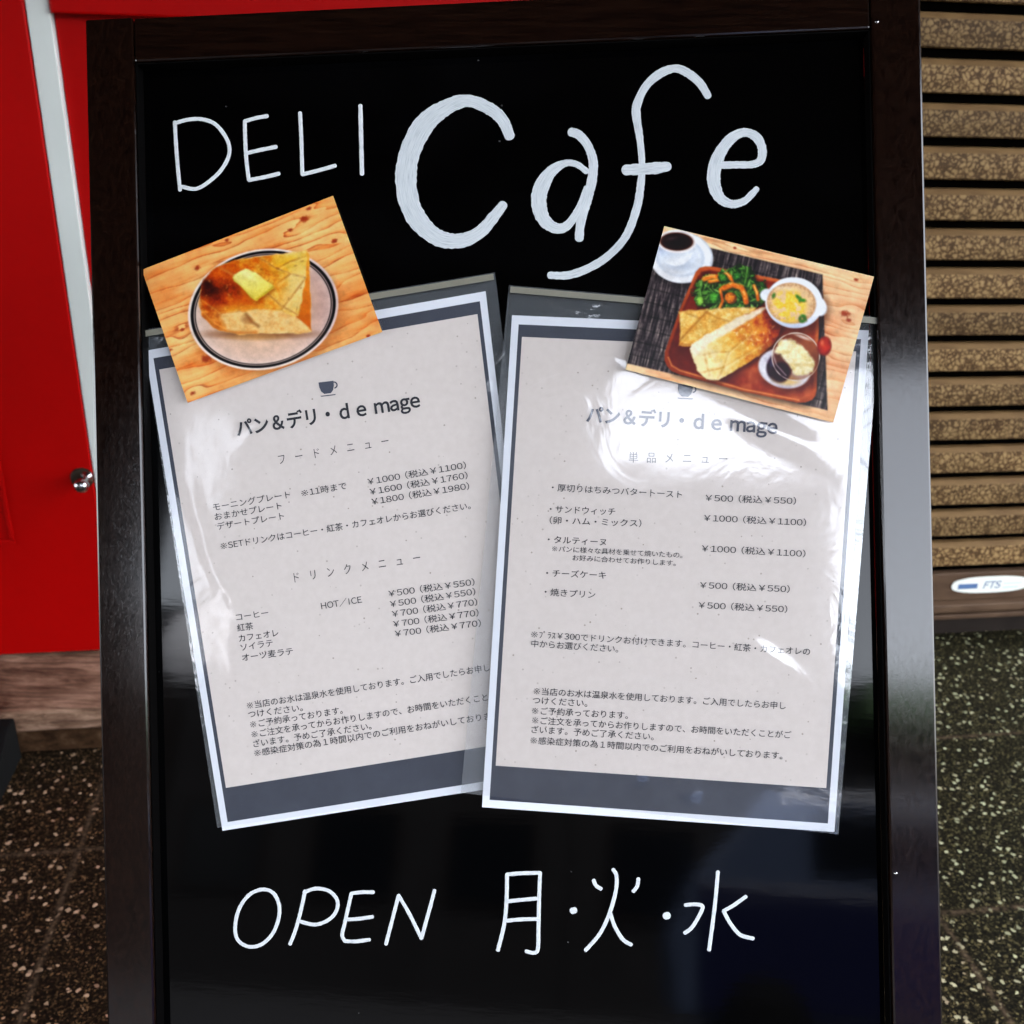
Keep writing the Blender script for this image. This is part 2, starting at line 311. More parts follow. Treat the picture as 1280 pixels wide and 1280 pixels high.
# chrome knob on the left leaf
def lathe(name, prof, fn, mat, parent, seg=20):
    V, Fc = [], []
    for r, h in prof:
        for k in range(seg): V.append(fn(r*math.cos(2*math.pi*k/seg), r*math.sin(2*math.pi*k/seg), h))
    for j in range(len(prof)-1):
        for k in range(seg): Fc.append((j*seg+k, j*seg+(k+1) % seg, (j+1)*seg+(k+1) % seg, (j+1)*seg+k))
    Fc += [tuple(range(seg-1, -1, -1)), tuple((len(prof)-1)*seg+k for k in range(seg))]
    return mk(name, V, Fc, mat, parent, smooth=True)
kz, ks = .398, -1.492
lathe('rose', [(.001, 0), (.017, .0005), (.017, .003), (.012, .0045), (.001, .005)], lambda a, b, h: Wp(ks-.006+a, h+.0003, kz-.003+b), DBROWN, door)
lathe('knob', [(.011, .004), (.011, .006), (.005, .008), (.0045, .026), (.009, .030), (.0125, .037), (.0125, .044), (.008, .049), (.001, .050)], lambda a, b, h: Wp(ks+.002+a*.85, h+.0005, kz+b*.85), CHROME, door)
# timber step
step = thing('timber_step', 'weathered grey brown timber step below the red door', 'step', Wp(-2.0, .08, 0))
boxes('tread', Wp, [(-3.2, -.70, -.05, .165, .047, .083)], TIMBER, step, .004)
boxes('riser', Wp, [(-3.2, -.70, -.05, .152, .001, .0465)], RISER, step, .002)
# black ramp
a = lambda s, o, z: Wp(s, o, z)
mk_r = mk('step_ramp', [a(-2.2, .167, .004), a(-1.60, .167, .004), a(-1.60, .167, .076), a(-2.2, .167, .076), a(-2.2, .40, .003), a(-1.60, .40, .003), a(-1.60, .40, .010), a(-2.2, .40, .010), a(-1.60, .19, .076), a(-2.2, .19, .076)],
   [(0, 1, 2, 3)[::-1], (4, 5, 6, 7), (0, 4, 5, 1), (2, 8, 9, 3), (8, 6, 7, 9), (1, 5, 6, 8, 2), (0, 3, 9, 7, 4)], RUBBER)
tag(mk_r, 'black rubber ramp lying against the timber step at the left edge', 'ramp'); bevel_obj(mk_r, .003)

# roller shutter
sh = thing('roller_shutter', 'closed mottled brown roller shutter with ribbed slats and a white oval maker plate', 'shutter', Wp(.9, 0, 0))
PITCHS = .0612
def slat_profile(z):   # (off, z)
    return [(-.012, z), (.0, z), (.0035, z+.002), (.0045, z+.020), (.0035, z+.0385), (-.004, z+.0465), (-.012, z+.0475)]
def slat(z):
    pr = slat_profile(z); n = len(pr); V, Fc, mi = [], [], []
    for s in (-.345, 2.46): V += [Wp(s, b, c) for b, c in pr]
    for i in range(n): Fc.append((i, (i+1) % n, n+(i+1) % n, n+i)); mi.append(1 if i in (4, 5) else 0)
    Fc += [tuple(range(n)), tuple(range(2*n-1, n-1, -1))]; mi += [0, 0]
    o = mk('slat', V, Fc, [SLAT, CHAMF], sh, mi=mi, loc=Wp(1.06, 0, z))
    bm = bmesh.new(); bm.from_mesh(o.data); bmesh.ops.recalc_face_normals(bm, faces=bm.faces); bm.to_mesh(o.data); bm.free(); return o
Z0 = .1805
s0 = slat(Z0)
for k in range(1, 34):
    c = s0.copy(); COL.objects.link(c); c.parent = sh; c.location = s0.location+Vector((0, 0, k*PITCHS))
boxes('shade_backing', Wp, [(-.345, 2.46, -.03, -.0125, .12, 2.29)], SLOT_SHADE, sh)
boxes('bottom_bar', Wp, [(-.345, 2.46, -.012, .004, .110, .1665)], BROWN, sh, .002)
boxes('bottom_ledge', Wp, [(-.345, 2.46, -.012, .022, .095, .1095), (-.345, 2.46, -.012, .014, .088, .0945), (-.345, 2.46, -.012, .019, .078, .0875)], BROWN, sh, .002)
boxes('guide_rail', Wp, [(-.359, -.346, -.03, .03, .08, 2.29)], DBROWN, sh)
boxes('guide_rail', Wp, [(2.461, 2.49, -.03, .03, .08, 2.29)], DBROWN, sh)
# maker plate
def ovalpl(name, cx, cz, rx, rz, off, th, mat, parent, p=2.6, seg=48):
    V = []
    for o_ in (off, off+th):
        for k in range(seg):
            t = 2*math.pi*k/seg; c_, s_ = math.cos(t), math.sin(t)
            V.append(Wp(cx+rx*math.copysign(abs(c_)**(2/p), c_), o_, cz+rz*math.copysign(abs(s_)**(2/p), s_)))
    Fc = [(k, (k+1) % seg, seg+(k+1) % seg, seg+k) for k in range(seg)]+[tuple(range(seg))[::-1], tuple(range(seg, 2*seg))]
    return mk(name, V, Fc, mat, parent)
plate = ovalpl('maker_plate', .073, .141, .078, .0165, .0042, .002, STICK, sh)

# ------------------------------------------------------------------ lettering
GL = {}
def glyph(ch, off, res):
    if (ch, off) not in GL:
        cu = bpy.data.curves.new('t', 'FONT'); cu.body = ch; cu.size = 1.0; cu.offset = off; cu.resolution_u = res
        ob = bpy.data.objects.new('t', cu); COL.objects.link(ob)
        dg = bpy.context.evaluated_depsgraph_get(); ev = ob.evaluated_get(dg); me = ev.to_mesh()
        GL[ch, off] = ([tuple(v.co) for v in me.vertices], [tuple(p.vertices) for p in me.polygons])
        ev.to_mesh_clear(); bpy.data.objects.remove(ob); bpy.data.curves.remove(cu)
    return GL[ch, off]
ADV = {'i': .3, 'm': .86, 'M': .84, '/': 1.0, ' ': .3, 'I': .42, 'H': .76, 'O': .8, 'C': .7}
def text_geo(s, off=0.0, space=1.0, res=3):
    """plain sans lettering set glyph by glyph (Latin drawn from the full-width forms and set closer)"""
    V, Fc, x = [], [], 0.0
    for ch in s:
        adv, dx = space, 0.0
        if ch == '※':
            n = len(V); w = .035+off; c45 = math.sqrt(.5); A = [(w, w), (.46, w), (.46, -w), (w, -w), (w, -.46), (-w, -.46), (-w, -w), (-.46, -w), (-.46, w), (-w, w), (-w, .46), (w, .46)]
            V += [(x+.5+(a-b)*c45*.9, .36+(a+b)*c45*.9) for a, b in A]; Fc += [(n, n+3, n+2, n+1), (n+3, n+6, n+5, n+4), (n+6, n+9, n+8, n+7), (n+9, n, n+11, n+10), (n, n+9, n+6, n+3)]
            for a, b in ((.3, 0), (-.3, 0), (0, .3), (0, -.3)): n = len(V); V += [(x+.5+a+i, .36+b+j) for i, j in ((-.06, -.06), (.06, -.06), (.06, .06), (-.06, .06))]; Fc.append((n, n+1, n+2, n+3))
            x += adv; continue
        if ch == 'I':
            n = len(V); w = .04+off; V += [(x+.21*space-w, 0), (x+.21*space+w, 0), (x+.21*space+w, .73), (x+.21*space-w, .73)]; Fc.append((n, n+1, n+2, n+3)); x += .42*space; continue
        if '!' <= ch <= '~': adv = ADV.get(ch, .62)*space; dx = (ADV.get(ch, .62)-1)/2; ch = chr(ord(ch)+0xFEE0)
        elif ch == ' ': x += .3; continue
        elif ch in '（）': adv = .8; dx = -.2 if ch == '（' else 0.0
        elif '\uff61' <= ch <= '\uff9f': adv = .5
        v, f = glyph(ch, off, res); n = len(V)
        V += [(p[0]+x+dx, p[1]) for p in v]; Fc += [tuple(n+i for i in q) for q in f]; x += adv
    return V, Fc
def text_line(name, s, p0, p1, em, z, mat, parent, off=0.0, space=1.0):
    V, Fc = text_geo(s, off, space)
    x0 = min(v[0] for v in V); x1 = max(v[0] for v in V)
    d = Vector((p1[0]-p0[0], p1[1]-p0[1])); ln = d.length; d /= ln; up = Vector((d.y, -d.x)); k = ln/(x1-x0)
    pts = []
    for v in V:
        q = Vector(p0)+d*((v[0]-x0)*k)+up*(v[1]*em); pts.append(P(q.x, q.y, z))
    return mk(name, pts, Fc, mat, parent)
V, Fc = text_geo('FTS', .012)
x0 = min(v[0] for v in V)
mk('lettering', [Wp(.058+(v[0]-x0+v[1]*.18)*.019, .0066, .134+v[1]*.019) for v in V], Fc, SBLUE, plate)
boxes('emblem', Wp, [(.008, .046, .0063, .0068, .1345, .1445)], SBLUE, plate)
boxes('small_print', Wp, [(.098, .135, .0063, .0068, .142, .1436), (.098, .128, .0063, .0068, .1335, .1355)], SPALE, plate)

# ------------------------------------------------------------------ the sign
BOT = -(CB.z/UB.z)            # where the sign's slope reaches the paving
sign = thing('sandwich_board', 'dark wood framed blackboard stand sign with hand-lettered DELI Cafe, in front of the shop', 'sign', Vector((L(0, BOT+.0, -.012).x, L(0, BOT, -.012).y, 0)))
TOPV = .3055; IL, IR = -.2240, .2165; OL, OR = -.2536, .2453; ITOP = .2785; TH = -.028
foot = BOT+.014
def stile(a0, a1): return boxes('stile', L, [(a0, a1, foot, TOPV, TH, 0)], STAIN, sign, .0014)
stile(OL, IL); stile(IR, OR)
boxes('top_rail', L, [(IL+.0004, IR-.0004, ITOP, TOPV-.0004, TH, -.0006)], STAINH, sign, .0012)
boxes('bottom_rail', L, [(IL+.0004, IR-.0004, -.640, -.600, TH, -.0006)], STAINH, sign, .0012)
panel = boxes('blackboard_panel', L, [(IL+.0012, IR-.0012, -.5985, ITOP-.0012, PANEL-.006, PANEL)], BOARD, sign)
boxes('rebate_strip', L, [(IL+.0003, IL+.0010, -.5995, ITOP-.0003, PANEL, -.002), (IR-.0010, IR-.0003, -.5995, ITOP-.0003, PANEL, -.002), (IL+.0012, IR-.0012, ITOP-.001, ITOP-.0004, PANEL, -.002)], REBATE, sign)
for px, py in ((1090, 27), (1113.5, 1092)):
    lathe('nail', [(.0011, -.001), (.0011, .0003), (.0004, .0005)], lambda a_, b_, h, c=P(px+6, py): c+HB*a_+UB*b_+NB*h, CHROME, sign, 10)
# rear legs, hinged at the top
top_h = L(0, TOPV-.03, TH-.004)
bt = Vector((top_h.x, top_h.y+.34, .004))
ax = Vector((HB.x, HB.y, 0)).normalized(); dn = (bt-top_h); lr = dn.length; dn.normalize(); nr = ax.cross(dn).normalized()
def Rr(a_, b_, c_): return top_h+ax*a_+dn*b_+nr*c_
boxes('rear_frame', Rr, [(-.235, -.205, 0, lr, -.011, .011), (.198, .228, 0, lr, -.011, .011), (-.2045, .1975, .0, .03, -.0105, .0105), (-.2045, .1975, .60, .63, -.0105, .0105)], STAIN, sign, .001)
for hx in (-.19, .18): boxes('hinge', L, [(hx-.02, hx+.02, TOPV+.0003, TOPV+.002, TH-.012, TH+.018)], CHROME, sign)

# hand lettering: strokes (x, y, width)
def catmull(pts, n=10):
    if len(pts) < 3:
        (a_, b_) = pts; return [tuple(a_[i]+(b_[i]-a_[i])*t/n for i in range(3)) for t in range(n+1)]
    out = []
    for i in range(len(pts)-1):
        p0 = pts[max(i-1, 0)]; p1 = pts[i]; p2 = pts[i+1]; p3 = pts[min(i+2, len(pts)-1)]
        for t in range(n):
            t_ = t/n
            out.append(tuple(.5*((2*p1[k])+(-p0[k]+p2[k])*t_+(2*p0[k]-5*p1[k]+4*p2[k]-p3[k])*t_**2+(-p0[k]+3*p1[k]-3*p2[k]+p3[k])*t_**3) for k in range(3)))
    out.append(pts[-1]); return out
def letter(strokes, fn, w, mat, rs):
    V, Fc, UV = [], [], []
    for si, st in enumerate(strokes):
        pts = [(*fn(p[0], p[1]), fn.k*p[2] if len(p) > 2 else w) for p in st]
        sm = catmull(pts, 9)
        n = len(sm); tang = []
        for i in range(n):
            a_, b_ = sm[max(i-1, 0)], sm[min(i+1, n-1)]; t = Vector((b_[0]-a_[0], b_[1]-a_[1])); tang.append(t.normalized() if t.length > 1e-6 else Vector((1, 0)))
        rows = []
        cap = [(-1, 0.08), (-.92, .39), (-.71, .71), (-.38, .92)]
        for c_, f_ in cap: p = sm[0]; rows.append((Vector(p[:2])+tang[0]*(c_*p[2]/2*.8), tang[0], p[2]*f_))
        for i, p in enumerate(sm): rows.append((Vector(p[:2]), tang[i], p[2]*(1+rs.uniform(-.06, .06))))
        for c_, f_ in reversed(cap): p = sm[-1]; rows.append((Vector(p[:2])-tang[-1]*(c_*p[2]/2*.8), tang[-1], p[2]*f_))
        base = len(V); acc = 0; prev = rows[0][0]; zb = PANEL+.00025+si*.0001
        for q, t, w_ in rows:
            acc += (q-prev).length; prev = q; nn = Vector((-t.y, t.x))
            for j, (f_, h) in enumerate(((-.5, 0), (-.32, .00006), (0, .00008), (.32, .00006), (.5, 0))):
                x = q+nn*(f_*w_); V.append(P(x.x, x.y, zb+h)); UV.append((acc*.0005*7, f_*w_*.0005+si*.37))
        for r in range(len(rows)-1):
            for j in range(4): b0 = base+r*5+j; Fc.append((b0, b0+5, b0+6, b0+1))
    return mk('painted_letter', V, Fc, mat, panel, smooth=True, uvs=UV)
class Fr:
    def __init__(s, ox, oy, sc): s.ox, s.oy, s.k = ox, oy, 1/sc
    def __call__(s, x, y): return (s.ox+x*s.k, s.oy+y*s.k)
rs = random.Random(8)
f1 = Fr(0, 0, 2); f2 = Fr(640, 0, 2); f7 = Fr(160, 1020, 2.667); f8 = Fr(600, 1020, 2.4615); f0 = Fr(0, 0, 1)
letter([[(437, 305), (442, 390), (450, 475)], [(437, 308), (470, 299), (505, 298), (540, 312), (568, 350), (573, 385), (555, 422), (525, 452), (490, 472), (452, 466)]], f1, 4.8, PAINT2, rs)
letter([[(612, 303), (613, 350), (616, 400), (622, 450)], [(612, 303), (640, 295), (668, 290)], [(616, 383), (650, 375), (690, 367)], [(622, 450), (660, 443), (697, 434)]], f1, 4.8, PAINT2, rs)
letter([[(750, 282), (753, 340), (756, 436)], [(756, 436), (800, 425), (838, 414)]], f1, 4.8, PAINT2, rs)
letter([[(901, 264), (903, 350), (905, 435)]], f1, 5.2, PAINT2, rs)
letter([[(637, 170, 13), (628, 150, 15), (612, 136, 16), (585, 126, 15), (558, 134, 20), (530, 156, 25), (511, 195, 26), (508, 235, 26), (519, 270, 25), (545, 296, 21), (575, 301, 18), (600, 290, 16), (618, 270, 14), (629, 256, 11)]], f0, 14, PAINT, rs)
letter([[(148, 330, 22), (168, 338, 23), (190, 365, 22), (203, 405, 23), (200, 450, 24), (188, 500, 23), (172, 555, 22), (168, 596, 22)],
        [(186, 428, 16), (160, 410, 16), (130, 409, 18), (95, 432, 30), (71, 475, 38), (68, 515, 38), (82, 552, 32), (112, 571, 26), (140, 562, 22), (168, 520, 18), (187, 470, 16)]], f2, 10, PAINT, rs)
letter([[(490, 240, 18), (470, 208, 21), (440, 183, 22), (408, 171, 20), (370, 184, 22), (335, 215, 20), (313, 260, 22), (311, 290, 22), (320, 350, 18), (325, 410, 16), (322, 460, 19), (312, 520, 20), (285, 590, 20), (240, 640, 20), (190, 671, 20), (140, 688, 20), (95, 688, 18)],
        [(284, 425, 26), (320, 423, 28), (360, 420, 29), (390, 416, 22)]], f2, 10, PAINT, rs)
letter([[(520, 413, 18), (560, 412, 18), (600, 411, 18), (622, 400, 20), (625, 370, 22), (610, 342, 23), (580, 331, 22), (547, 347, 26), (519, 385, 30), (505, 430, 34), (507, 468, 32), (522, 497, 26), (550, 510, 21), (580, 503, 18), (600, 485, 17), (612, 472, 14)]], f2, 10, PAINT, rs)
letter([[(492, 264), (470, 248), (440, 246), (405, 262), (375, 300), (360, 345), (358, 390), (372, 420), (405, 436), (445, 428), (480, 395), (500, 350), (505, 310), (498, 278), (484, 256)]], f7, 4.6, PAINT2, rs)
letter([[(540, 427), (555, 390), (570, 340), (582, 290), (590, 250)], [(587, 255), (625, 242), (670, 250), (697, 280), (695, 315), (670, 345), (625, 362), (575, 352)]], f7, 4.6, PAINT2, rs)
letter([[(818, 254), (780, 254), (745, 258)], [(745, 258), (733, 310), (722, 360), (714, 396), (722, 416)], [(722, 417), (760, 418), (805, 412)], [(735, 345), (775, 342), (815, 336)]], f7, 4.6, PAINT2, rs)
letter([[(860, 427), (880, 350), (902, 265)], [(902, 265), (940, 330), (978, 408)], [(978, 408), (1000, 330), (1022, 248)]], f7, 4.6, PAINT2, rs)
letter([[(83, 180), (82, 250), (75, 330), (55, 413)], [(83, 180), (130, 176), (185, 175)], [(185, 175), (182, 250), (180, 340), (178, 408), (166, 421), (142, 416)], [(88, 262), (130, 258), (172, 254)], [(82, 322), (130, 318), (178, 317)]], f8, 4.8, PAINT2, rs)
letter([[(284, 292, 20), (291, 290, 20)]], f8, 8, PAINT2, rs)
letter([[(350, 198), (357, 214), (372, 224)], [(487, 193), (484, 215), (472, 232)], [(410, 165), (420, 185), (418, 230), (400, 295), (370, 360), (325, 413)], [(401, 300), (415, 340), (440, 380), (465, 396)]], f8, 4.8, PAINT2, rs)
letter([[(571, 308, 22), (578, 306, 22)]], f8, 8, PAINT2, rs)
letter([[(732, 172), (722, 280), (705, 412)], [(632, 274), (665, 272), (685, 280), (670, 315), (650, 345), (630, 360)], [(818, 248), (780, 275), (750, 292)], [(750, 293), (770, 330), (800, 365), (840, 377)]], f8, 4.8, PAINT2, rs)

# ------------------------------------------------------------------ sheets in sleeves
def lerp(a_, b_, t): return (a_[0]+(b_[0]-a_[0])*t, a_[1]+(b_[1]-a_[1])*t)
def quad(q, u, v):            # q = TL, TR, BR, BL ; v down
    return lerp(lerp(q[0], q[1], u), lerp(q[3], q[2], u), v)
def paper(q, z, parent):
    us = [0, .02, .0315, .9685, .98, 1]; vs_ = [0, .018, .043, .914, .984, 1]
    V = [P(*quad(q, u, v), z) for v in vs_ for u in us]; Fc, mi = [], []
    for j in range(5):
        for i in range(5):
            Fc.append((j*6+i, (j+1)*6+i, (j+1)*6+i+1, j*6+i+1)); k = min(i, 4-i, j, 4-j); mi.append(k)
    n = len(V); V += [v_-NB*.00025 for v_ in V]
    brd = [0, 1, 2, 3, 4, 5, 11, 17, 23, 29, 35, 34, 33, 32, 31, 30, 24, 18, 12, 6]
    for a_, b_ in zip(brd, brd[1:]+brd[:1]): Fc.append((a_, b_, n+b_, n+a_)); mi.append(0)
    Fc.append((n, n+5, n+35, n+30)); mi.append(0)
    return mk('paper', V, Fc, [PWHITE, PSLATE, PCREAM], parent, mi=mi)
def film(name, q, z, mat, parent, hfun, nu=56, nv=76):
    V, Fc, UV = [], [], []
    for j in range(nv+1):
        for i in range(nu+1):
            u, v = i/nu, j/nv; V.append(P(*quad(q, u, v), z+hfun(u, v))); UV.append((u, v*1.41))
    for j in range(nv):
        for i in range(nu): Fc.append((j*(nu+1)+i, (j+1)*(nu+1)+i, (j+1)*(nu+1)+i+1, j*(nu+1)+i+1))
    return mk(name, V, Fc, mat, parent, smooth=True, uvs=UV)
def seal(q, z, parent, v0=.002, v1=.014):
    V = [P(*quad(q, u, v), z) for v in (v0, v1) for u in (0.005, .995)]
    V += [v_-NB*.0004 for v_ in V]
    Fc = [(0, 2, 3, 1), (4, 5, 7, 6), (0, 1, 5, 4), (1, 3, 7, 5), (3, 2, 6, 7), (2, 0, 4, 6)]
    return mk('seal_strip', V, Fc, SEAL, parent, uvs=[(0, 0), (1, 0), (0, .03), (1, .03)]*2)
def cup_icon(cx, cy, r, tilt, z, parent):
    ct, st = math.cos(tilt), math.sin(tilt)
    def q(x, y): return P(cx+(x*ct-y*st)*r, cy+(x*st+y*ct)*r, z)
    body = [(-1, -.75), (.72, -.75), (.70, -.2), (.55, .3), (.25, .62), (-.5, .62), (-.82, .3), (-.97, -.2)]
    V = [q(*p) for p in body]; Fc = [tuple(range(len(body)))[::-1]]
    n = len(V); arc = []
    for k in range(9):
        t = -math.pi/2+math.pi*k/8
        arc += [(.72+.42*math.cos(t), -.25+.42*math.sin(t)), (.72+.27*math.cos(t), -.25+.27*math.sin(t))]
    V += [q(*p) for p in arc]; Fc += [(n+2*k, n+2*k+1, n+2*k+3, n+2*k+2) for k in range(8)]
    n = len(V); V += [q(-1, .78), q(.8, .78), q(.72, .90), q(-.85, .90)]; Fc.append((n+3, n+2, n+1, n))
    return mk('cup_icon', V, Fc, INKS, parent)
YT = lambda a_, b_: '￥%s（税込￥%s）' % (a_, b_)
NOTE = ['※当店のお水は温泉水を使用しております。ご入用でしたらお申し', 'つけください。', '※ご予約承っております。', '※ご注文を承ってからお作りしますので、お時間をいただくことがご', 'ざいます。予めご了承ください。', '※感染症対策の為１時間以内でのご利用をおねがいしております。']

QL = [(181.5, 438.5), (607, 364), (680, 975), (278, 1038.5)]
SL = [(177, 412.5), (618.5, 340.5), (697, 975), (271.5, 1034.5)]
QR = [(640, 394), (1086, 413), (1043, 1040), (602.5, 1009)]
SR = [(636, 356.5), (1101, 396), (1048, 1043), (576, 991)]
rw = random.Random(3)
def bumps(lst):
    def h(u, v):
        s_ = 0
        for (cu, cv, su, sv, ang, amp) in lst:
            du, dv = u-cu, (v-cv)*1.41; a_, b_ = du*math.cos(ang)+dv*math.sin(ang), -du*math.sin(ang)+dv*math.cos(ang)
            s_ += amp*math.exp(-(a_/su)**2-(b_/sv)**2)
        e = min(u, 1-u, v*1.4, (1-v)*1.4); return max(-.0004, s_*min(1, e/.09)**1.5)
    return h
# left
zL = PANEL+.0012
slv = thing('plastic_sleeve', 'clear creased plastic sleeve leaning left, over the food and drink menu', 'plastic sleeve', P(440, 700, PANEL), 'clear sleeves on the blackboard')
film('back_film', SL, zL-.0006, FILM_BACK, slv, lambda u, v: 0, 2, 2)
wl = [(.075, .26, .010, .05, -.2, .0003), (.085, .42, .010, .16, -.16, .0010), (.14, .55, .007, .05, -.3, .0009), (.10, .72, .006, .06, .1, .0008), (.1, .93, .006, .12, -.05, .0012), (.03, .95, .006, .09, -.25, .001),
      (.93, .5, .02, .6, .02, .0005), (.93, .2, .03, .12, .6, .0007), (.28, .22, .03, .06, .9, .0006), (.5, .35, .05, .03, .3, .0004), (.4, .62, .06, .015, .2, .0006)]
film('front_film', SL, zL+.0010, FILM_A, slv, bumps(wl))
seal(SL, zL+.0042, slv)
ml = thing('menu_sheet', 'food and drink menu sheet with slate border, tilted left under the toast photo', 'menu', P(440, 700, PANEL), 'printed menu sheets')
paper(QL, zL, ml)
zt = zL+.0003
cup_icon(410, 485, 11, -.12, zt, ml)
text_line('heading', 'パン＆デリ・ｄｅ mage', (296.7, 544.5), (526, 508), 23, zt, INK, ml, .026)
text_line('heading', 'フードメニュー', (349, 580), (486.5, 556), 14.5, zt, INK, ml, -.006, 1.9)
T = 10.2
for s_, p0, p1, em in [('モーニングプレート', (267, 638), (363, 621.6), T), ('※11時まで', (377.5, 620.5), (433.7, 610.6), T), ('おまかせプレート', (269, 650), (352.5, 635.5), T), ('デザートプレート', (272, 662), (355.5, 648.4), T),
        (YT(1000, 1100), (460, 606), (583, 585), T), (YT(1600, 1760), (462.7, 618.6), (585, 597.7), T), (YT(1800, 1980), (465, 631), (587, 611), T),
        ('※SETドリンクはコーヒー・紅茶・カフェオレからお選びください。', (276.5, 686.6), (588.6, 635.5), T),
        ('HOT/ICE', (402, 761.5), (452.7, 753), 10.5), (YT(500, 550), (486, 746), (593.6, 731), T), (YT(500, 550), (488, 759), (594.6, 743), T), (YT(700, 770), (490.5, 771.4), (597, 756), T), (YT(700, 770), (492, 784), (598.7, 769.4), T), (YT(700, 770), (494, 796), (601.5, 782.4), T),
        ('コーヒー', (295.6, 775.6), (335.8, 769.4), T), ('紅茶', (297, 789), (317, 786), T), ('カフェオレ', (299, 802), (348.5, 794.5), T), ('ソイラテ', (301.4, 813.4), (341.6, 807), T), ('オーツ麦ラテ', (303, 826), (366.7, 817.5), T),
        (NOTE[0], (309.3, 886), (612.5, 838), T), (NOTE[1], (310.7, 897), (378.8, 888), T), (NOTE[2], (313.4, 909.6), (428.6, 891.4), T), (NOTE[3], (315, 922), (632, 871.5), T), (NOTE[4], (317, 933.7), (464.7, 911), T), (NOTE[5], (318.6, 945.4), (629, 896), T)]:
    text_line('text_line', s_, p0, p1, em, zt, INK, ml, .004)
text_line('heading', 'ドリンクメニュー', (368.4, 727.5), (526, 702), 14.5, zt, INK, ml, -.006, 1.9)
# right
zR = PANEL+.0064
slv2 = thing('plastic_sleeve', 'clear glossy plastic sleeve on the right, over the single item menu', 'plastic sleeve', P(840, 720, PANEL), 'clear sleeves on the blackboard')
film('back_film', SR, zR-.0006, FILM_BACK, slv2, lambda u, v: 0, 2, 2)
wr = [(.3, .12, .05, .03, .5, .0008), (.75, .24, .14, .03, .35, .0009), (.5, .70, .2, .012, -.2, .0008), (.75, .66, .1, .015, .5, .0008), (.45, .92, .03, .02, .5, .0009), (.6, .95, .02, .02, -.4, .0009), (.3, .97, .012, .06, .2, .001)]
film('front_film', SR, zR+.0010, FILM_B, slv2, bumps(wr))
seal(SR, zR+.0036, slv2)
mr = thing('menu_sheet', 'single item menu sheet with slate border, upright under the lunch plate photo', 'menu', P(840, 720, PANEL), 'printed menu sheets')
paper(QR, zR, mr); zt = zR+.0003
cup_icon(858, 489, 11, .05, zt, mr)
text_line('heading', 'パン＆デリ・ｄｅ mage', (732.5, 526.5), (971.6, 542), 23, zt, INKS, mr, .026)
text_line('heading', '単品メニュー', (786, 577), (909, 579), 14.5, zt, INK, mr, -.006, 1.7)
for s_, p0, p1, em in [('・厚切りはちみつバタートースト', (689.5, 613), (852.4, 622), T), (YT(500, 550), (881.7, 626), (995, 630), T), ('・サンドウィッチ', (687, 640), (769, 643.4), T), ('（卵・ハム・ミックス）', (687, 654), (801.6, 658), T), (YT(1000, 1100), (879.8, 651), (1007.5, 657), T),
        ('・タルティーヌ', (684.5, 678), (757.5, 681.5), T), ('※パンに様々な具材を乗せて焼いたもの。', (690, 688.7), (853, 697), 8), ('お好みに合わせてお作りします。', (715.7, 700), (844.6, 707), 8), (YT(1000, 1100), (877, 689), (1006.7, 696), T), ('・チーズケーキ', (682.5, 720), (757.5, 723), T),
        (YT(500, 550), (874.7, 735), (987, 740.3), T), ('・焼きプリン', (680.5, 743.5), (744, 747.5), T), (YT(500, 550), (873, 760), (984, 765.4), T),
        ('※ﾌﾟﾗｽ￥300でドリンクお付けできます。コーヒー・紅茶・カフェオレの', (664, 796.5), (1012.4, 818.5), T), ('中からお選びください。', (664, 808), (772.7, 815), T),
        (NOTE[0], (667, 867.5), (982, 886), T), (NOTE[1], (665.8, 879), (734, 883), T), (NOTE[2], (665, 892), (784.8, 898), T), (NOTE[3], (665, 904), (989, 922.5), T), (NOTE[4], (664, 915.5), (817, 924.6), T), (NOTE[5], (663, 929), (978, 948.5), T)]:
    text_line('text_line', s_, p0, p1, em, zt, INK, mr, .004)

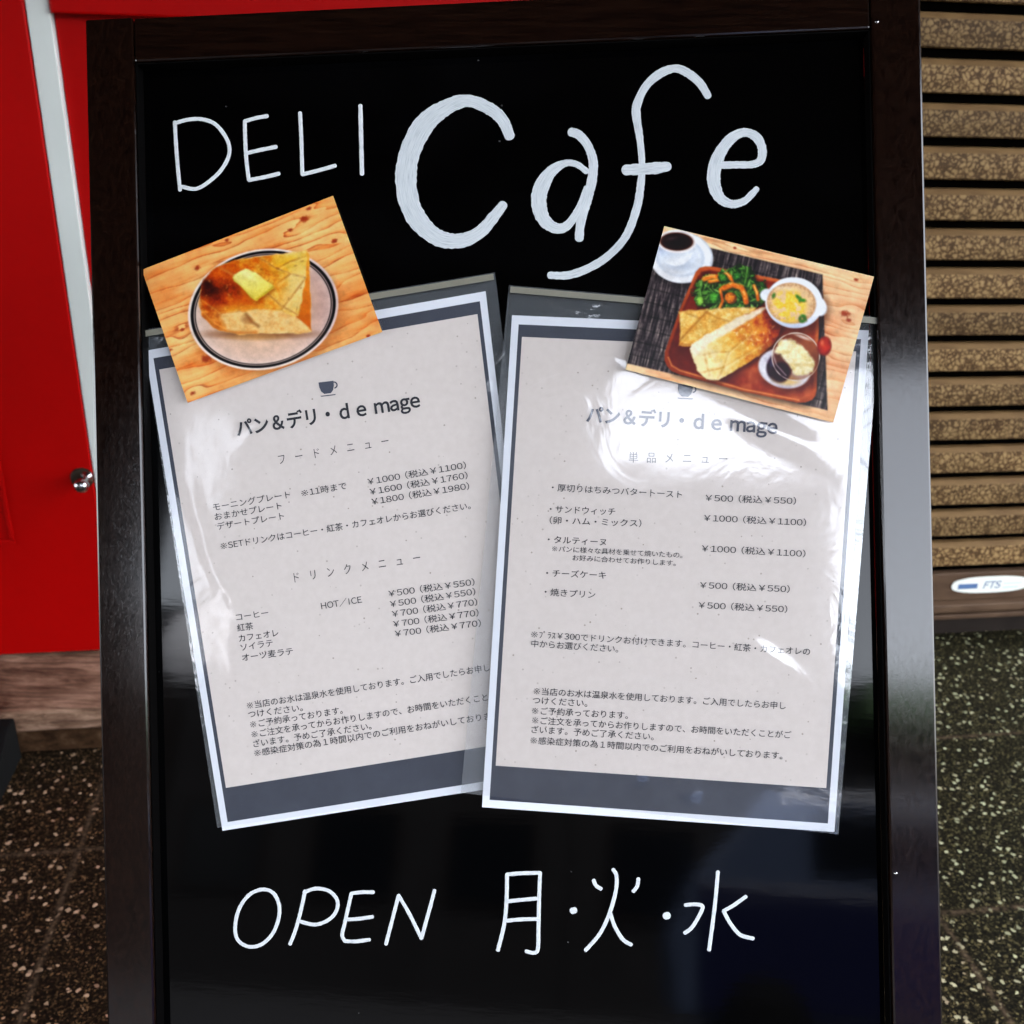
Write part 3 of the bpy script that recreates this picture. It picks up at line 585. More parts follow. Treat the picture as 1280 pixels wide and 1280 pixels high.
# ------------------------------------------------------------------ the two photo prints (flat printed pictures)
def sstep(a_, b_, x): t = np.clip((x-a_)/(b_-a_), 0, 1); return t*t*(3-2*t)
def vnoise(x, y, seed):
    rg = np.random.RandomState(seed); tb = rg.rand(256, 256)
    xi = np.floor(x).astype(int); yi = np.floor(y).astype(int); fx = x-xi; fy = y-yi; fx = fx*fx*(3-2*fx); fy = fy*fy*(3-2*fy)
    g = lambda i, j: tb[i % 256, j % 256]
    return (g(xi, yi)*(1-fx)+g(xi+1, yi)*fx)*(1-fy)+(g(xi, yi+1)*(1-fx)+g(xi+1, yi+1)*fx)*fy
def fbm(x, y, seed, o=4):
    s_ = 0; a_ = .5
    for k in range(o): s_ = s_+a_*vnoise(x*2**k, y*2**k, seed+k); a_ *= .5
    return s_
class Canvas:
    def __init__(s, q, nx, ny):
        u, v = np.meshgrid(np.linspace(0, 1, nx), np.linspace(0, 1, ny))
        q = np.array(q, float); s.u, s.v = u, v
        top = q[0]+(q[1]-q[0])*u[..., None]; bot = q[3]+(q[2]-q[3])*u[..., None]; p = top+(bot-top)*v[..., None]
        s.x, s.y = p[..., 0], p[..., 1]; s.c = np.zeros((ny, nx, 3))
    def put(s, m, col):
        m = np.clip(m, 0, 1)[..., None]; col = np.asarray(col, float)/255 if not (isinstance(col, np.ndarray) and col.ndim == 3) else col
        s.c = s.c*(1-m)+col*m
    def ell(s, cx, cy, a_, b_, ang=0, soft=3):
        c_, n_ = math.cos(ang), math.sin(ang); dx, dy = s.x-cx, s.y-cy; X = dx*c_+dy*n_; Y = -dx*n_+dy*c_
        r = np.sqrt((X/a_)**2+(Y/b_)**2); return r, sstep(soft/min(a_, b_), -soft/min(a_, b_), r-1) if False else 1-sstep(-soft/min(a_, b_), soft/min(a_, b_), r-1)
    def poly(s, pts, soft=3, wob=0, seed=1):
        x = s.x+(fbm(s.x/25, s.y/25, seed)-.47)*wob*2; y = s.y+(fbm(s.x/25+9, s.y/25, seed+7)-.47)*wob*2
        d = np.full(x.shape, 1e9); ins = np.zeros(x.shape, bool); n = len(pts)
        for i in range(n):
            (x0, y0), (x1, y1) = pts[i], pts[(i+1) % n]
            ex, ey = x1-x0, y1-y0; t = np.clip(((x-x0)*ex+(y-y0)*ey)/(ex*ex+ey*ey+1e-9), 0, 1)
            d = np.minimum(d, np.hypot(x-x0-t*ex, y-y0-t*ey))
            cr = ((y0 > y) != (y1 > y)) & (x < (x1-x0)*(y-y0)/((y1-y0)+1e-12)+x0); ins ^= cr
        sd_ = np.where(ins, -d, d); return 1-sstep(-soft, soft, sd_)
    def line(s, pts, w, soft=2):
        d = np.full(s.x.shape, 1e9)
        for (x0, y0), (x1, y1) in zip(pts, pts[1:]):
            ex, ey = x1-x0, y1-y0; t = np.clip(((s.x-x0)*ex+(s.y-y0)*ey)/(ex*ex+ey*ey+1e-9), 0, 1)
            d = np.minimum(d, np.hypot(s.x-x0-t*ex, s.y-y0-t*ey))
        return 1-sstep(w/2-soft, w/2+soft, d)
def rgb(*c): return np.array(c, float)/255
def grad(stops, t):
    t = np.clip(t, 0, 1); out = np.zeros(t.shape+(3,)); ks = [k for k, _ in stops]
    for ch in range(3): out[..., ch] = np.interp(t, ks, [c[ch]/255 for _, c in stops])
    return out
def wood(cv, ang, knots, stops, sc, seed):
    c_, s_ = math.cos(ang), math.sin(ang); U = cv.x*c_+cv.y*s_; Vv = -cv.x*s_+cv.y*c_
    ring_ = np.zeros(cv.x.shape)
    for kx, ky, kr in knots:
        ku, kv = kx*c_+ky*s_, -kx*s_+ky*c_; ring_ += .75*np.tanh((Vv-kv)/kr)*np.exp(-((U-ku)/(kr*3.0))**2-((Vv-kv)/(kr*1.6))**2)
    w_ = Vv/sc+(fbm(U/300, Vv/60, seed, 3)-.5)*2.6-ring_
    f_ = w_-np.floor(w_); st = .35+.65*fbm(U/120, Vv/60, seed+3, 2)/.75
    t = np.where(f_ < .8, (f_/.8)**2*.55*st, (.55+.45*(f_-.8)/.2)*st)*(1-sstep(.97, 1.0, f_)*.7)
    t = t+(fbm(U/90, Vv/5, seed+11, 3)-.44)*.42
    col = grad(stops, t)
    tone = (fbm(U/180, Vv/90, seed+23, 3)-.44)[..., None]*np.array([.12, .36, .34]); col = np.clip(col+tone, 0, 1)
    for kx, ky, kr in knots:
        ku, kv = kx*c_+ky*s_, -kx*s_+ky*c_; r = np.hypot((U-ku)/1.5, Vv-kv)+(fbm(U/9, Vv/9, seed+5, 2)-.37)*kr*.5; m = (1-sstep(kr*.15, kr*.6, r))*.9; col = col*(1-m[..., None])+rgb(158, 50, 22)*m[..., None]
    return col
def blur(c, k=1):
    for _ in range(k):
        for ax in (0, 1):
            lo = np.take(c, np.clip(np.arange(c.shape[ax])-1, 0, None), ax); hi = np.take(c, np.clip(np.arange(c.shape[ax])+1, None, c.shape[ax]-1), ax); c = .25*lo+.5*c+.25*hi
    return c
def finish(cv, seed):
    """print grain, uneven tone, slight softness"""
    x, y = cv.x, cv.y
    c = blur(cv.c, 2)
    g1 = (fbm(x/5, y/5, seed, 2)-.37)[..., None]*.06+(fbm(x/26, y/26, seed+3, 3)-.44)[..., None]*.16
    cv.c = np.clip(c*(1+g1), 0, 1); return cv
def toast_picture(nx, ny):
    q = [(65, 403), (965, 55), (1197, 697), (280, 1030)]; cv = Canvas(q, nx, ny); x, y = cv.x, cv.y
    cv.c = wood(cv, math.radians(-19), [(325, 395, 26), (830, 165, 34), (970, 268, 24), (765, 215, 20), (465, 265, 18), (850, 115, 18), (370, 820, 42), (255, 685, 16), (305, 985, 20), (1130, 715, 16), (200, 780, 16)], [(0, (253, 186, 112)), (.3, (248, 166, 90)), (.52, (236, 138, 66)), (.75, (196, 86, 38)), (1, (150, 52, 20))], 56, 5)
    cv.put(sstep(900, 200, y)*0+.22*sstep(300, 50, x-y*.0), (226, 96, 30))
    _, m = cv.ell(655, 615, 356, 290, -.12, 50); cv.put(m*.5, (150, 66, 24))
    r, m = cv.ell(636, 590, 357, 282, -.22, 4); pl = grad([(0, (228, 186, 154)), (.6, (226, 186, 158)), (.8, (220, 186, 166)), (.9, (228, 200, 184)), (1, (246, 232, 222))], r)
    sh = sstep(650, 950, x)*(1-sstep(600, 850, y)); pl = pl*(1-.10*sh[..., None]*np.array([.6, 1, .8])); pl = pl*(1+.05*sstep(600, 860, y))[..., None]; cv.put(m, pl)
    cv.put((1-sstep(.014, .028, np.abs(r-.945)))*m, (6, 4, 8)); cv.put((1-sstep(.003, .012, np.abs(r-.905)))*m*.9, (14, 10, 12))
    cv.put(cv.ell(616, 706, 235, 22, .0, 14)[1]*.75, (122, 66, 30)); cv.put(cv.ell(600, 722, 120, 16, 0, 10)[1]*.4, (226, 170, 90))
    crumb = fbm(x/7, y/7, 201, 3); mid = fbm(x/24, y/20, 211, 3); big = fbm(x/60, y/60, 221, 3)
    body = [(334, 565), (338, 505), (355, 455), (400, 400), (455, 372), (520, 354), (630, 340), (842, 310), (854, 335), (856, 430), (860, 560), (862, 696), (800, 705), (600, 702), (540, 710), (490, 703), (430, 690), (385, 660), (346, 620)]
    mb = cv.poly(body, 5, 6)
    # cut face: pale crumb with caramel patches; crust at left and along the bottom
    cf = grad([(0, (176, 96, 36)), (.3, (226, 156, 78)), (.55, (244, 198, 124)), (.8, (250, 220, 156)), (1, (252, 230, 180))], mid*.5+crumb*.18+.25); cv.put(mb, cf)
    cr = np.clip(1-np.abs((x-334)/150+(620-y)/400), 0, 1); left_ = cv.poly([(330, 550), (425, 600), (445, 640), (475, 706), (400, 680), (340, 625)], 16, 12, 6)
    cv.put(left_*mb, grad([(0, (96, 26, 4)), (.4, (176, 74, 16)), (.7, (218, 118, 36)), (1, (240, 160, 70))], mid*.9+crumb*.3+(y-560)/400)); cv.put(cv.line([(350, 625), (430, 686), (500, 700), (600, 700)], 16, 10)*mb*.75, (206, 112, 36)); cv.put(cv.line([(345, 596), (400, 650), (470, 690)], 7, 6)*mb*.5, (250, 176, 84))
    cv.put(cv.line([(555, 612), (585, 650), (612, 668)], 14, 10)*mb*.6, (120, 56, 18)); cv.put(cv.ell(560, 640, 26, 18, .4, 12)[1]*mb*.5, (150, 78, 34))
    # right crust
    cv.put(cv.poly([(834, 312), (856, 332), (864, 694), (846, 670), (790, 622), (832, 440)], 7, 4)*mb, grad([(0, (248, 170, 50)), (.4, (232, 130, 30)), (1, (206, 92, 18))], (y-320)/370+(mid-.44)*.6))
    # toasted top
    top = [(336, 548), (340, 500), (358, 452), (400, 402), (455, 374), (520, 356), (630, 343), (838, 312), (842, 360), (836, 440), (806, 606), (796, 622), (720, 600), (640, 590), (540, 598), (430, 608), (370, 596)]
    mt = cv.poly(top, 6, 8, 3); d = np.hypot((x-400)/1.25, y-500)
    tc = grad([(0, (112, 28, 4)), (.12, (156, 44, 6)), (.28, (200, 74, 10)), (.44, (220, 112, 20)), (.60, (234, 156, 44)), (.78, (242, 192, 84)), (1, (248, 220, 142))], d/405+.03+(big-.44)*.45+(mid-.44)*.35+(crumb-.44)*.22); cv.put(mt, tc)
    cv.put(cv.ell(392, 500, 46, 26, -.2, 30)[1]*mt*sstep(.3, .55, mid+.1)*.8, (24, 6, 2)); cv.put(cv.ell(372, 470, 26, 18, .5, 18)[1]*mt*.8, (24, 6, 2)); cv.put(cv.ell(486, 500, 40, 22, .5, 22)[1]*mt*sstep(.35, .6, mid+.06)*.8, (70, 18, 4))
    cv.put(cv.ell(768, 372, 96, 40, -.1, 34)[1]*mt*.7, (240, 186, 36)); cv.put(cv.ell(778, 535, 58, 62, .3, 34)[1]*mt*.6, (244, 214, 140)); cv.put(cv.ell(800, 420, 40, 60, .1, 30)[1]*mt*.4, (246, 222, 150)); cv.put(cv.ell(520, 590, 110, 20, .02, 16)[1]*mt*.55, (240, 170, 50))
    for l_ in ([(618, 346), (690, 392), (760, 420), (834, 440)], [(722, 590), (770, 530), (838, 440)], [(650, 510), (720, 572), (798, 616)], [(700, 398), (760, 366), (838, 340)], [(430, 392), (520, 440)], [(700, 470), (760, 425)]):
        w_ = .35+.65*sstep(.3, .6, mid); cv.put(cv.line([(a_+8, b_+5) for a_, b_ in l_], 9, 8)*mt*.35, (252, 228, 160)); cv.put(cv.line(l_, 8, 7)*mt*.55*w_, (168, 76, 10))
    for k in range(70):
        rr = random.Random(k); px, py = rr.uniform(350, 830), rr.uniform(350, 600); cv.put(cv.ell(px, py, rr.uniform(3, 9), rr.uniform(2, 5), rr.uniform(0, 3), 4)[1]*mt*.35, rr.choice([(255, 226, 150), (120, 40, 4), (252, 200, 110)]))
    cv.put(cv.line([(345, 545), (430, 605), (540, 596), (640, 590), (720, 598), (800, 620)], 6, 6)*mb*.4, (252, 206, 120))
    # butter
    cv.put(cv.poly([(486, 450), (552, 408), (694, 496), (604, 566)], 16)*mt*.6, (140, 62, 4)); bp_ = [(492, 440), (500, 428), (552, 395), (600, 418), (640, 448), (682, 476), (684, 492), (640, 522), (606, 550), (592, 546), (548, 500), (500, 456)]
    bt_ = cv.poly(bp_, 5, 4, 8); cv.put(bt_, grad([(0, (250, 236, 140)), (.6, (240, 220, 104)), (1, (226, 200, 72))], (y-400)/150+(crumb-.44)*.5+(x-590)/500))
    cv.put(cv.poly([(600, 540), (684, 480), (684, 496), (606, 552)], 5)*bt_*.8, (206, 172, 40)); cv.put(cv.line([(496, 446), (550, 500), (598, 546)], 9, 7)*bt_*.6, (210, 178, 52)); cv.put(cv.ell(560, 425, 40, 12, .6, 12)[1]*bt_*.5, (255, 250, 190))
    return finish(cv, 301)
def lunch_picture(nx, ny):
    q = [(228, 47), (1215, 285), (1022, 972), (45, 722)]; cv = Canvas(q, nx, ny); x, y = cv.x, cv.y
    cv.c = wood(cv, math.radians(13.5), [(1080, 460, 34), (1130, 300, 18), (560, 150, 14), (1095, 490, 20)], [(0, (250, 204, 156)), (.4, (240, 180, 128)), (.62, (226, 156, 104)), (.85, (204, 116, 74)), (1, (176, 86, 52))], 44, 77)
    c_, s_ = math.cos(.236), math.sin(.236); U = x*c_+y*s_; Vv = -x*s_+y*c_
    crumb = fbm(x/7, y/7, 401, 3); mid = fbm(x/22, y/20, 411, 3); big = fbm(x/60, y/60, 421, 3)
    mat_ = cv.poly([(150, 80), (972, 275), (980, 500), (995, 914), (40, 690)], 4)
    w_ = fbm(U/6.5, Vv/70, 91, 3); w2 = fbm(U/16, Vv/8, 95, 2); mc = grad([(0, (16, 12, 16)), (.35, (48, 38, 42)), (.6, (92, 80, 80)), (.8, (140, 124, 118)), (1, (196, 180, 166))], w_*1.45-.22+(w2-.37)*.35)
    for k in range(-4, 12): mc = mc*(1-.35*(1-sstep(1.2, 6, np.abs(Vv-(40+k*64)-(big-.44)*8)))[..., None])
    cv.put(mat_, mc)
    cv.put(cv.ell(326, 212, 156, 124, .1, 34)[1]*mat_*.6, (14, 10, 12))
    r, m = cv.ell(308, 195, 150, 121, .1, 4); cv.put(m, grad([(0, (204, 212, 226)), (.62, (230, 234, 240)), (.72, (206, 214, 226)), (.8, (242, 243, 246)), (.95, (250, 250, 251)), (1, (214, 218, 226))], r+(x-300)/3000)); cv.put(cv.ell(250, 270, 70, 34, .3, 30)[1]*m*.4, (206, 200, 200))
    cup = cv.poly([(196, 130), (376, 122), (372, 158), (350, 200), (318, 228), (280, 236), (242, 226), (212, 196)], 6); cv.put(cv.ell(300, 236, 60, 16, 0, 14)[1]*.5, (168, 178, 196)); cv.put(cup, grad([(0, (178, 190, 214)), (.3, (214, 222, 234)), (.6, (236, 238, 242)), (1, (250, 248, 248))], (y-135)/110+(x-280)/420)); cv.put(cv.ell(288, 119, 92, 55, .03, 4)[1], (250, 244, 242))
    r, m = cv.ell(286, 120, 80, 44, .03, 4); cv.put(m, grad([(0, (16, 5, 5)), (.75, (24, 7, 6)), (.92, (60, 20, 12)), (1, (130, 84, 66))], r)); cv.put(cv.ell(262, 106, 30, 8, -.2, 8)[1]*m*.35, (120, 96, 100))
    tray = [(376, 262), (395, 243), (420, 237), (460, 238), (760, 296), (930, 335), (952, 360), (955, 520), (944, 820), (938, 846), (922, 866), (890, 878), (850, 878), (600, 826), (300, 746), (262, 730), (240, 706), (229, 680), (230, 640), (300, 440)]
    cv.put(cv.poly([(p[0]+10, p[1]+16) for p in tray], 24)*.7, (16, 8, 8)); mt = cv.poly(tray, 4); cv.put(mt, grad([(0, (150, 50, 14)), (.5, (204, 92, 36)), (1, (236, 136, 70))], (x-y+400)/1400+(mid-.44)*.4))
    inn = [(388, 285), (402, 262), (440, 254), (750, 310), (925, 352), (938, 375), (942, 520), (928, 815), (912, 850), (870, 862), (610, 810), (290, 722), (258, 700), (246, 670), (250, 640), (315, 445)]
    cv.put(cv.poly(inn, 8), grad([(0, (70, 8, 2)), (.45, (112, 22, 6)), (.8, (150, 44, 14)), (1, (196, 90, 46))], big*.9+(x-300)/1800+(y-500)/1800)); cv.put(cv.line([(246, 665), (262, 703), (300, 726), (600, 815), (860, 866)], 7, 5), (232, 138, 74)); cv.put(cv.line([(252, 640), (318, 440), (388, 285)], 9, 8)*.6, (70, 12, 4)); cv.put(cv.ell(620, 735, 90, 22, .25, 30)[1]*.3, (216, 120, 76)); cv.put(cv.ell(310, 640, 40, 60, .3, 40)[1]*.4, (50, 6, 2))
    rg = random.Random(5)
    sp_ = [(365, 335), (385, 300), (420, 275), (500, 258), (545, 246), (566, 226), (600, 222), (650, 250), (668, 300), (704, 312), (690, 425), (560, 444), (480, 442), (380, 425)]
    cv.put(cv.poly([(p[0]+4, p[1]+12) for p in sp_], 14)*mt*.7, (30, 6, 2)); sal = cv.poly(sp_, 6, 28, 4); cv.put(sal, (20, 42, 8))
    for k in range(240):
        px, py = rg.uniform(372, 694), rg.uniform(236, 438)
        if py < 300-(px-372)*.36 and px < 540: continue
        a_, b_, an = rg.uniform(9, 26), rg.uniform(3, 8), rg.uniform(-1.3, 1.3)+(.9 if px > 560 else -.5); k_ = rg.random()**1.3
        cv.put(cv.ell(px+3, py+6, a_, b_, an, 6)[1]*sal*.6, (10, 24, 4)); cv.put(cv.ell(px, py, a_, b_, an, 4)[1]*sal*.9, (30+90*k_, 84+100*k_, 10+60*k_))
        if rg.random() < .6: cv.put(cv.ell(px-2, py-2, a_*.7, b_*.3, an, 4)[1]*sal*.7, (150+60*k_, 210+24*k_, 100+60*k_))
    for pts, w2_ in (([(416, 296), (450, 284), (490, 286), (522, 274), (548, 298)], 26), ([(504, 340), (548, 322), (590, 336), (606, 370), (612, 404)], 30), ([(490, 345), (502, 400), (486, 436)], 15), ([(650, 328), (664, 360), (668, 392)], 18), ([(440, 308), (500, 298)], 18)):
        cv.put(cv.line([(a_+5, b_+9) for a_, b_ in pts], w2_, 9)*sal*.65, (40, 22, 2)); m = cv.line(pts, w2_*(.8+.4*0), 6); cv.put(m, grad([(0, (196, 70, 4)), (.5, (238, 120, 18)), (1, (255, 176, 66))], mid*1.2-.05)); cv.put(cv.line([(a_-2, b_-w2_*.22) for a_, b_ in pts], w2_*.22, 5)*sstep(.4, .6, mid)*.8, (255, 206, 130))
    for px, py, a_, b_, c1 in ((540, 386, 29, 27, (238, 116, 20)), (503, 290, 24, 20, (52, 118, 34)), (462, 385, 26, 30, (62, 134, 36)), (570, 283, 22, 24, (40, 100, 28)), (395, 400, 20, 26, (120, 176, 60))):
        cv.put(cv.ell(px+4, py+8, a_, b_, .4, 8)[1]*sal*.6, (12, 24, 4)); r, m = cv.ell(px, py, a_, b_, .4, 5); cv.put(m*.95, grad([(0, tuple(min(255, v*1.4+20) for v in c1)), (.6, c1), (1, tuple(v*.5 for v in c1))], r+(crumb-.44)*1.1+(x-px+y-py)/160))
    bk = cv.poly([(294, 448), (330, 444), (420, 440), (560, 428), (660, 430), (640, 470), (520, 560), (370, 614), (295, 612), (305, 540)], 6, 6); cv.put(cv.poly([(300, 600), (520, 560), (420, 640)], 20)*mt*.4, (50, 8, 2))
    cv.put(bk, grad([(0, (190, 108, 20)), (.4, (226, 160, 60)), (.7, (242, 198, 104)), (1, (250, 226, 164))], mid*.8+crumb*.5-.1+(620-y)/900)); cv.put(cv.line([(300, 585), (370, 510), (430, 448)], 9, 7)*bk*.6, (160, 84, 10)); cv.put(cv.line([(420, 450), (480, 480), (545, 500)], 8, 7)*bk*.5, (166, 90, 14)); cv.put(cv.line([(330, 455), (390, 480)], 8, 7)*bk*.4, (166, 90, 14)); cv.put(cv.line([(306, 605), (380, 605), (500, 556)], 10, 8)*bk*.5, (150, 70, 10))
    fr_ = [(348, 625), (355, 605), (430, 556), (560, 480), (690, 425), (735, 416), (764, 424), (778, 450), (780, 515), (764, 560), (740, 600), (690, 648), (485, 772), (425, 766), (385, 730), (368, 690)]
    cv.put(cv.poly([(p[0]+10, p[1]+16) for p in fr_], 20)*mt*.7, (44, 6, 2)); m = cv.poly(fr_, 5, 6)
    cv.put(m, grad([(0, (250, 228, 170)), (.3, (244, 206, 112)), (.55, (234, 164, 52)), (.75, (214, 110, 24)), (.9, (178, 56, 10)), (1, (130, 30, 6))], (x-(y-600)*.35-390)/400+(mid-.44)*.5+(crumb-.44)*.2+(big-.44)*.2))
    cv.put(cv.poly([(346, 628), (355, 605), (430, 556), (560, 480), (690, 425), (728, 418), (690, 452), (560, 532), (430, 606), (368, 660)], 10, 8)*m*.9, grad([(0, (226, 190, 130)), (.5, (246, 232, 204)), (1, (254, 246, 228))], crumb*.8+mid*.5)); cv.put(cv.ell(745, 450, 26, 22, .3, 14)[1]*m*.75, (110, 16, 6)); cv.put(cv.line([(778, 450), (780, 515), (740, 600)], 12, 10)*m*.6, (150, 40, 6))
    for l_ in ([(415, 652), (470, 640), (530, 640)], [(530, 640), (505, 712), (480, 762)], [(418, 655), (440, 750)], [(530, 640), (620, 565), (640, 540)], [(400, 738), (505, 712), (690, 600)]): cv.put(cv.line([(a_+6, b_+5) for a_, b_ in l_], 7, 7)*m*.4, (254, 234, 176)); cv.put(cv.line(l_, 8, 7)*m*.5*(.4+.6*sstep(.3, .6, mid)), (190, 112, 20))
    for k in range(26): cv.put(cv.ell(rg.gauss(640, 48), rg.gauss(560, 30), rg.uniform(3, 9), rg.uniform(2, 4), rg.uniform(0, 3), 4)[1]*m*.6, (252, 232, 186))
    # soup cup
    cv.put(cv.ell(852, 438, 152, 124, .1, 26)[1]*.55, (40, 8, 4))
    bowl = np.maximum.reduce([cv.ell(838, 408, 136, 120, .15, 4)[1], cv.ell(945, 420, 56, 42, .9, 6)[1], cv.ell(712, 372, 34, 30, 0, 6)[1]]); cv.put(bowl, grad([(0, (254, 254, 254)), (.55, (242, 244, 250)), (.8, (214, 220, 236)), (1, (158, 170, 200))], (y-290)/270+(840-x)/1500))
    r, m = cv.ell(826, 410, 116, 96, .12, 5); cv.put(m, grad([(0, (250, 214, 160)), (.8, (240, 198, 146)), (1, (206, 150, 104))], r+(crumb-.44)*.5)); cv.put(cv.ell(815, 425, 78, 76, .3, 22)[1]*m*sstep(.32, .5, mid+.06), grad([(0, (236, 176, 20)), (1, (255, 226, 96))], crumb*1.4)); cv.put(cv.ell(790, 340, 50, 10, .1, 8)[1]*m*.4, (255, 240, 214))
    for px, py in ((856, 380), (866, 392), (880, 396), (866, 482), (882, 470), (878, 494), (888, 482), (742, 374)): cv.put(cv.ell(px+2, py+4, 13, 7, px*.1, 5)[1]*.5, (90, 70, 20)); cv.put(cv.ell(px, py, 12, 7, px*.1, 5)[1], (40+px % 30, 104+py % 40, 36))
    # dessert glass
    cv.put(cv.ell(826, 702, 152, 130, 0, 26)[1]*.5, (36, 6, 2))
    m = cv.ell(792, 718, 124, 92, .25, 6)[1]; cv.put(m, grad([(0, (236, 232, 236)), (.5, (190, 180, 196)), (1, (232, 226, 230))], (x-680)/220+(mid-.44)*.6)); m2 = cv.ell(770, 712, 62, 70, .2, 8)[1]; cv.put(m2, grad([(0, (10, 2, 10)), (.6, (40, 10, 30)), (1, (96, 30, 56))], mid*1.1)); cv.put(cv.ell(738, 690, 16, 24, .2, 10)[1]*m2*.6, (70, 60, 110)); cv.put(cv.ell(800, 772, 60, 24, .1, 12)[1]*.8, (226, 186, 104))
    r, m = cv.ell(846, 662, 112, 112, .2, 4); cv.put(m*.55, (136, 66, 36)); cv.put(cv.ell(905, 615, 40, 50, .6, 20)[1]*m*.6, (170, 90, 50)); cm_ = cv.poly([(765, 590), (800, 578), (850, 590), (905, 640), (935, 690), (925, 730), (880, 752), (830, 740), (815, 700), (780, 660), (748, 640)], 8, 10, 12); cv.put(cm_, grad([(0, (206, 176, 90)), (.4, (240, 220, 158)), (.75, (250, 240, 204)), (1, (255, 250, 232))], mid*.9+crumb*.4-.05)); cv.put(cv.line([(800, 700), (860, 700), (925, 700)], 10, 9)*cm_*.5, (206, 166, 80))
    cv.put(cv.ell(775, 735, 44, 48, .2, 10)[1], (34, 5, 20)); cv.put((1-sstep(.012, .036, np.abs(r-1)))*(.45+.5*sstep(.35, .55, big)), (226, 214, 200)); cv.put(cv.line([(735, 640), (755, 700), (800, 750)], 6, 5)*.6, (226, 214, 206)); cv.put(cv.ell(880, 570, 40, 7, .35, 6)[1]*.7, (255, 246, 236))
    r, m = cv.ell(980, 612, 34, 46, .1, 6); cv.put(m, grad([(0, (214, 58, 20)), (.6, (186, 34, 10)), (1, (120, 14, 6))], r+(mid-.44)*.4)); cv.put(cv.ell(970, 596, 8, 14, 0, 8)[1]*.5, (255, 170, 120)); cv.put(cv.ell(1010, 640, 30, 20, 0, 14)[1]*.0, (0, 0, 0))
    return finish(cv, 501)
def photo_print(q, cv, z, label, group, curl):
    ny, nx = cv.u.shape; th = .0003
    V = []
    for j in range(ny):
        for i in range(nx):
            u, v = cv.u[j, i], cv.v[j, i]; V.append(P(*quad(q, u, v), z+curl(u, v)))
    idx = np.arange(nx*ny).reshape(ny, nx)
    Fc = np.stack([idx[:-1, :-1], idx[1:, :-1], idx[1:, 1:], idx[:-1, 1:]], -1).reshape(-1, 4).tolist()
    brd = idx[0].tolist()+idx[1:, -1].tolist()+idx[-1, -2::-1].tolist()+idx[-2:0:-1, 0].tolist()
    n = len(V); V += [P(*quad(q, cv.u.flat[b], cv.v.flat[b]), z-th) for b in brd]; m_ = len(brd)
    Fc += [[brd[k], brd[(k+1) % m_], n+(k+1) % m_, n+k] for k in range(m_)]+[[n+k for k in range(m_)]]
    loc = P(*quad(q, .5, .5), z)
    o = mk('photo_print', V, Fc, PRINT, None, loc=loc)
    at = o.data.color_attributes.new('Col', 'FLOAT_COLOR', 'POINT')
    c = np.clip(cv.c, 0, 1).reshape(-1, 3); c = np.clip(.5+(c-.5)*1.10, 0, 1); lin = np.where(c <= .04045, c/12.92, ((c+.055)/1.055)**2.4)*.80
    full = np.ones((len(V), 4)); full[:nx*ny, :3] = lin; full[nx*ny:, :3] = .75
    at.data.foreach_set('color', full.astype(np.float32).ravel())
    return tag(o, label, 'photo', group)
photo_print([(177.3, 337.3), (416.3, 244.6), (478, 415), (234.6, 503.6)], toast_picture(460, 330), PANEL+.0062, 'printed photo of buttered thick toast on a round plate, tilted left over the left menu', 'food photos on the blackboard', lambda u, v: .0007*(u-.5)**2*4*v)
photo_print([(830.4, 282.6), (1092.6, 345.8), (1041.6, 528.2), (782, 461.9)], lunch_picture(460, 330), PANEL+.0108, 'printed photo of a lunch tray with salad and coffee, over the right menu', 'food photos on the blackboard', lambda u, v: .0006*(u-.5)**2*4)

# ------------------------------------------------------------------ across the street (seen in the blackboard's gloss)
M = Mat('added_far_render_wall', (.42, .38, .34), .8, .2); M.color(M.ramp(M.noise(2, 5, M.coord()), [(.3, (.008, .0075, .008)), (.7, (.014, .013, .014))])); FWALL = M.m
M = Mat('far_roof', (.05, .05, .06), .6, .3); FROOF = M.m
M = Mat('dark_glass', (.004, .005, .007), .15, .15); DGLASS = M.m
M = Mat('dark_timber_wall', (.010, .007, .006), .7, .1); DTIM = M.m
M = Mat('van_paint', (.055, .075, .13), .25, .4); VAN = M.m
M = Mat('navy_paint', (.008, .01, .04), .25, .5); NAVY = M.m
M = Mat('leaf_green', (.04, .09, .025), .6, .3); LEAF = M.m
def Wd(a_, b_, c_): return (a_, b_, c_)
def house(x0, x1, y0, y1, h, mat, name, label, flat=False):
    t = thing(name, label, 'building', ((x0+x1)/2, (y0+y1)/2, -.12), 'buildings across the street')
    boxes('wall', Wd, [(x0, x1, y0, y1, -.119, h)], mat, t)
    if flat: boxes('roof', Wd, [(x0-.15, x1+.15, y0-.15, y1+.15, h+.002, h+.25)], FROOF, t)
    else: mk('roof', [(x0-.3, y1+.4, h+.002), (x1+.3, y1+.4, h+.002), (x1+.3, y0-.3, h+.002), (x0-.3, y0-.3, h+.002), (x0-.3, (y0+y1)/2, h+.5), (x1+.3, (y0+y1)/2, h+.5)], [(0, 1, 5, 4), (2, 3, 4, 5), (0, 4, 3), (1, 2, 5), (0, 3, 2, 1)], FROOF, t)
    z = 1.0
    while z+1.1 < h:
        k = x0+.5
        while k < x1-1.2:
            w_ = boxes('window', Wd, [(k, k+1.0, y1+.002, y1+.03, z, z+1.0)], DGLASS, t)
            boxes('frame', Wd, [(k-.05, k, y1+.002, y1+.05, z-.05, z+1.05), (k+1.0, k+1.05, y1+.002, y1+.05, z-.05, z+1.05), (k, k+1.0, y1+.002, y1+.05, z+1.0, z+1.05), (k, k+1.0, y1+.002, y1+.05, z-.05, z)], DTIM, w_)
            k += 1.7
        z += 2.7
    return t
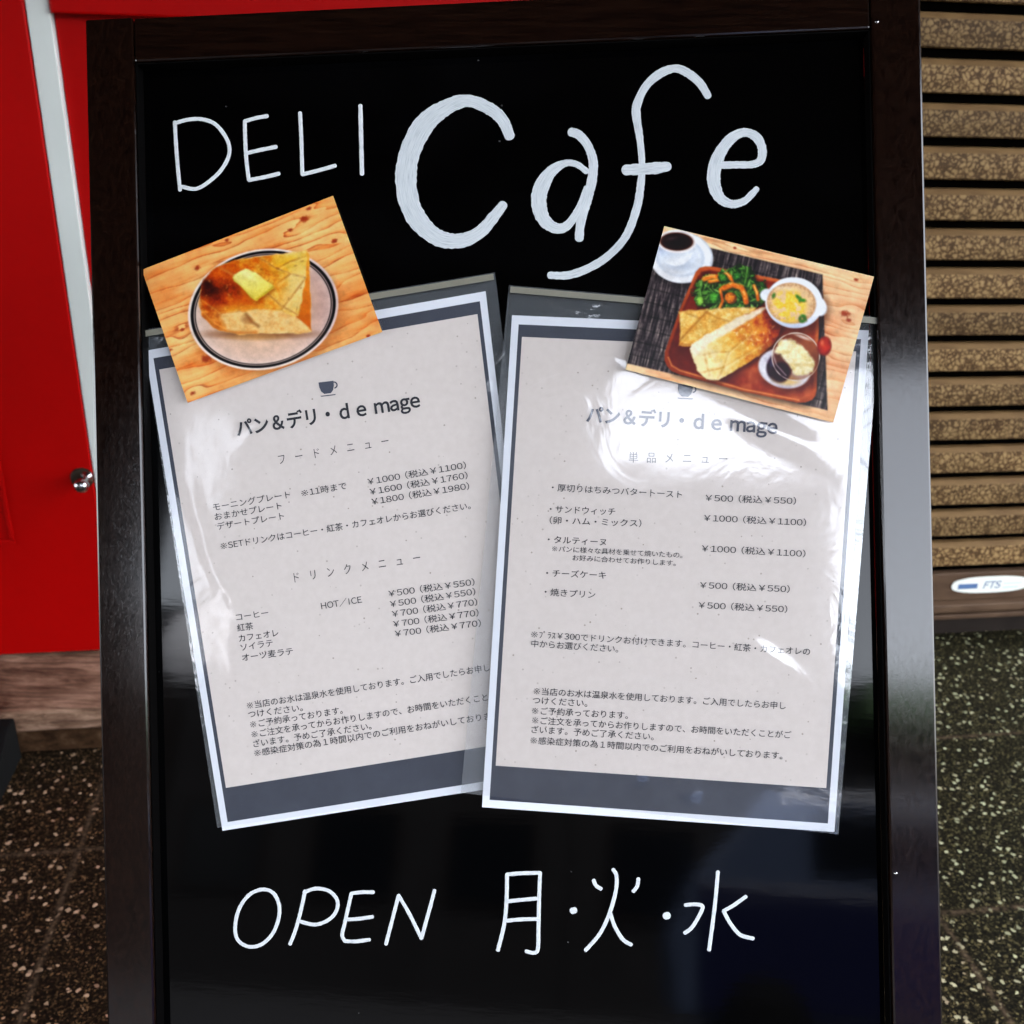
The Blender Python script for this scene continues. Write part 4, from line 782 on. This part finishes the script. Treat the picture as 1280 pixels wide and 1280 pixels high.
house(-14, -5.8, -17, -12.0, 4.5, DTIM, 'house', 'low dark timber house with pitched roof, left across the street')
house(-5.75, -.42, -18, -12.0, 10.0, FWALL, 'sky_blocking_building', 'tall dark block added across the street to hide sky from the reflections', True)  # unseen block added to cut sky out of the left sleeve's reflections
house(-.4, 2.95, -18, -12.0, 6.6, FWALL, 'sky_blocking_building', 'unseen narrow three storey block beside the tall one, its height set to trim the reflected sky', True)  # unseen; height shaped to trim the sky strip mirrored in the right sleeve
low = house(3.0, 6.2, -17, -12.0, 3.7, DTIM, 'house', 'low shop with green awning across the street', True)
boxes('awning', Wd, [(2.99, 6.2, -11.97, -10.9, 3.30, 3.72)], LEAF, low, .02)
house(6.3, 14, -17, -12.0, 4.6, DTIM, 'house', 'dark pitched roof house at the far right across the street')
mir = thing('added_street_mirror', 'round white backed mirror on a pole, added across the street as a bright reflected spot', 'mirror', (-3.75, -7.6, -.12))  # white disc added to make a bright spot in the panel's gloss
lathe('added_disc', [(.001, 0), (.27, .004), (.29, .02), (.27, .05), (.001, .06)], lambda a_, b_, h: (-3.75+a_, -7.6+h, 2.85+b_*1.2), PWHITE, mir, 28)
boxes('added_pole', Wd, [(-3.78, -3.72, -7.66, -7.61, -.119, 2.9)], DTIM, mir)
van = thing('parked_van', 'blue grey van with navy lower panels parked across the street', 'van', (2.3, -7.2, -.12))
vp = [(.35, 0), (.30, .5), (.50, .95), (1.05, 1.55), (3.9, 1.58), (4.05, 1.0), (4.05, 0)]
V = [(x_+.2, -6.6, z_+.18) for x_, z_ in vp]+[(x_+.2, -8.2, z_+.18) for x_, z_ in vp]; n = len(vp)
bo = mk('body', V, [(i, (i+1) % n, n+(i+1) % n, n+i) for i in range(n)]+[tuple(range(n)), tuple(range(2*n-1, n-1, -1))], VAN, van); bevel_obj(bo, .06)
boxes('lower_panel', Wd, [(.7, 4.1, -6.598, -6.575, .25, 1.05)], NAVY, van, .01)
boxes('side_window', Wd, [(1.5, 2.6, -6.598, -6.58, 1.15, 1.6)], DGLASS, van); boxes('side_window', Wd, [(2.8, 3.9, -6.598, -6.58, 1.15, 1.6)], DGLASS, van)
for wx in (1.15, 3.4):
    for wy in (-6.62, -8.05): lathe('wheel', [(.05, -.1), (.3, -.1), (.31, 0), (.3, .1), (.05, .1)], lambda a_, b_, h, wx=wx, wy=wy: (wx+a_, wy-.05+h, .19+b_), RUBBER, van, 20)
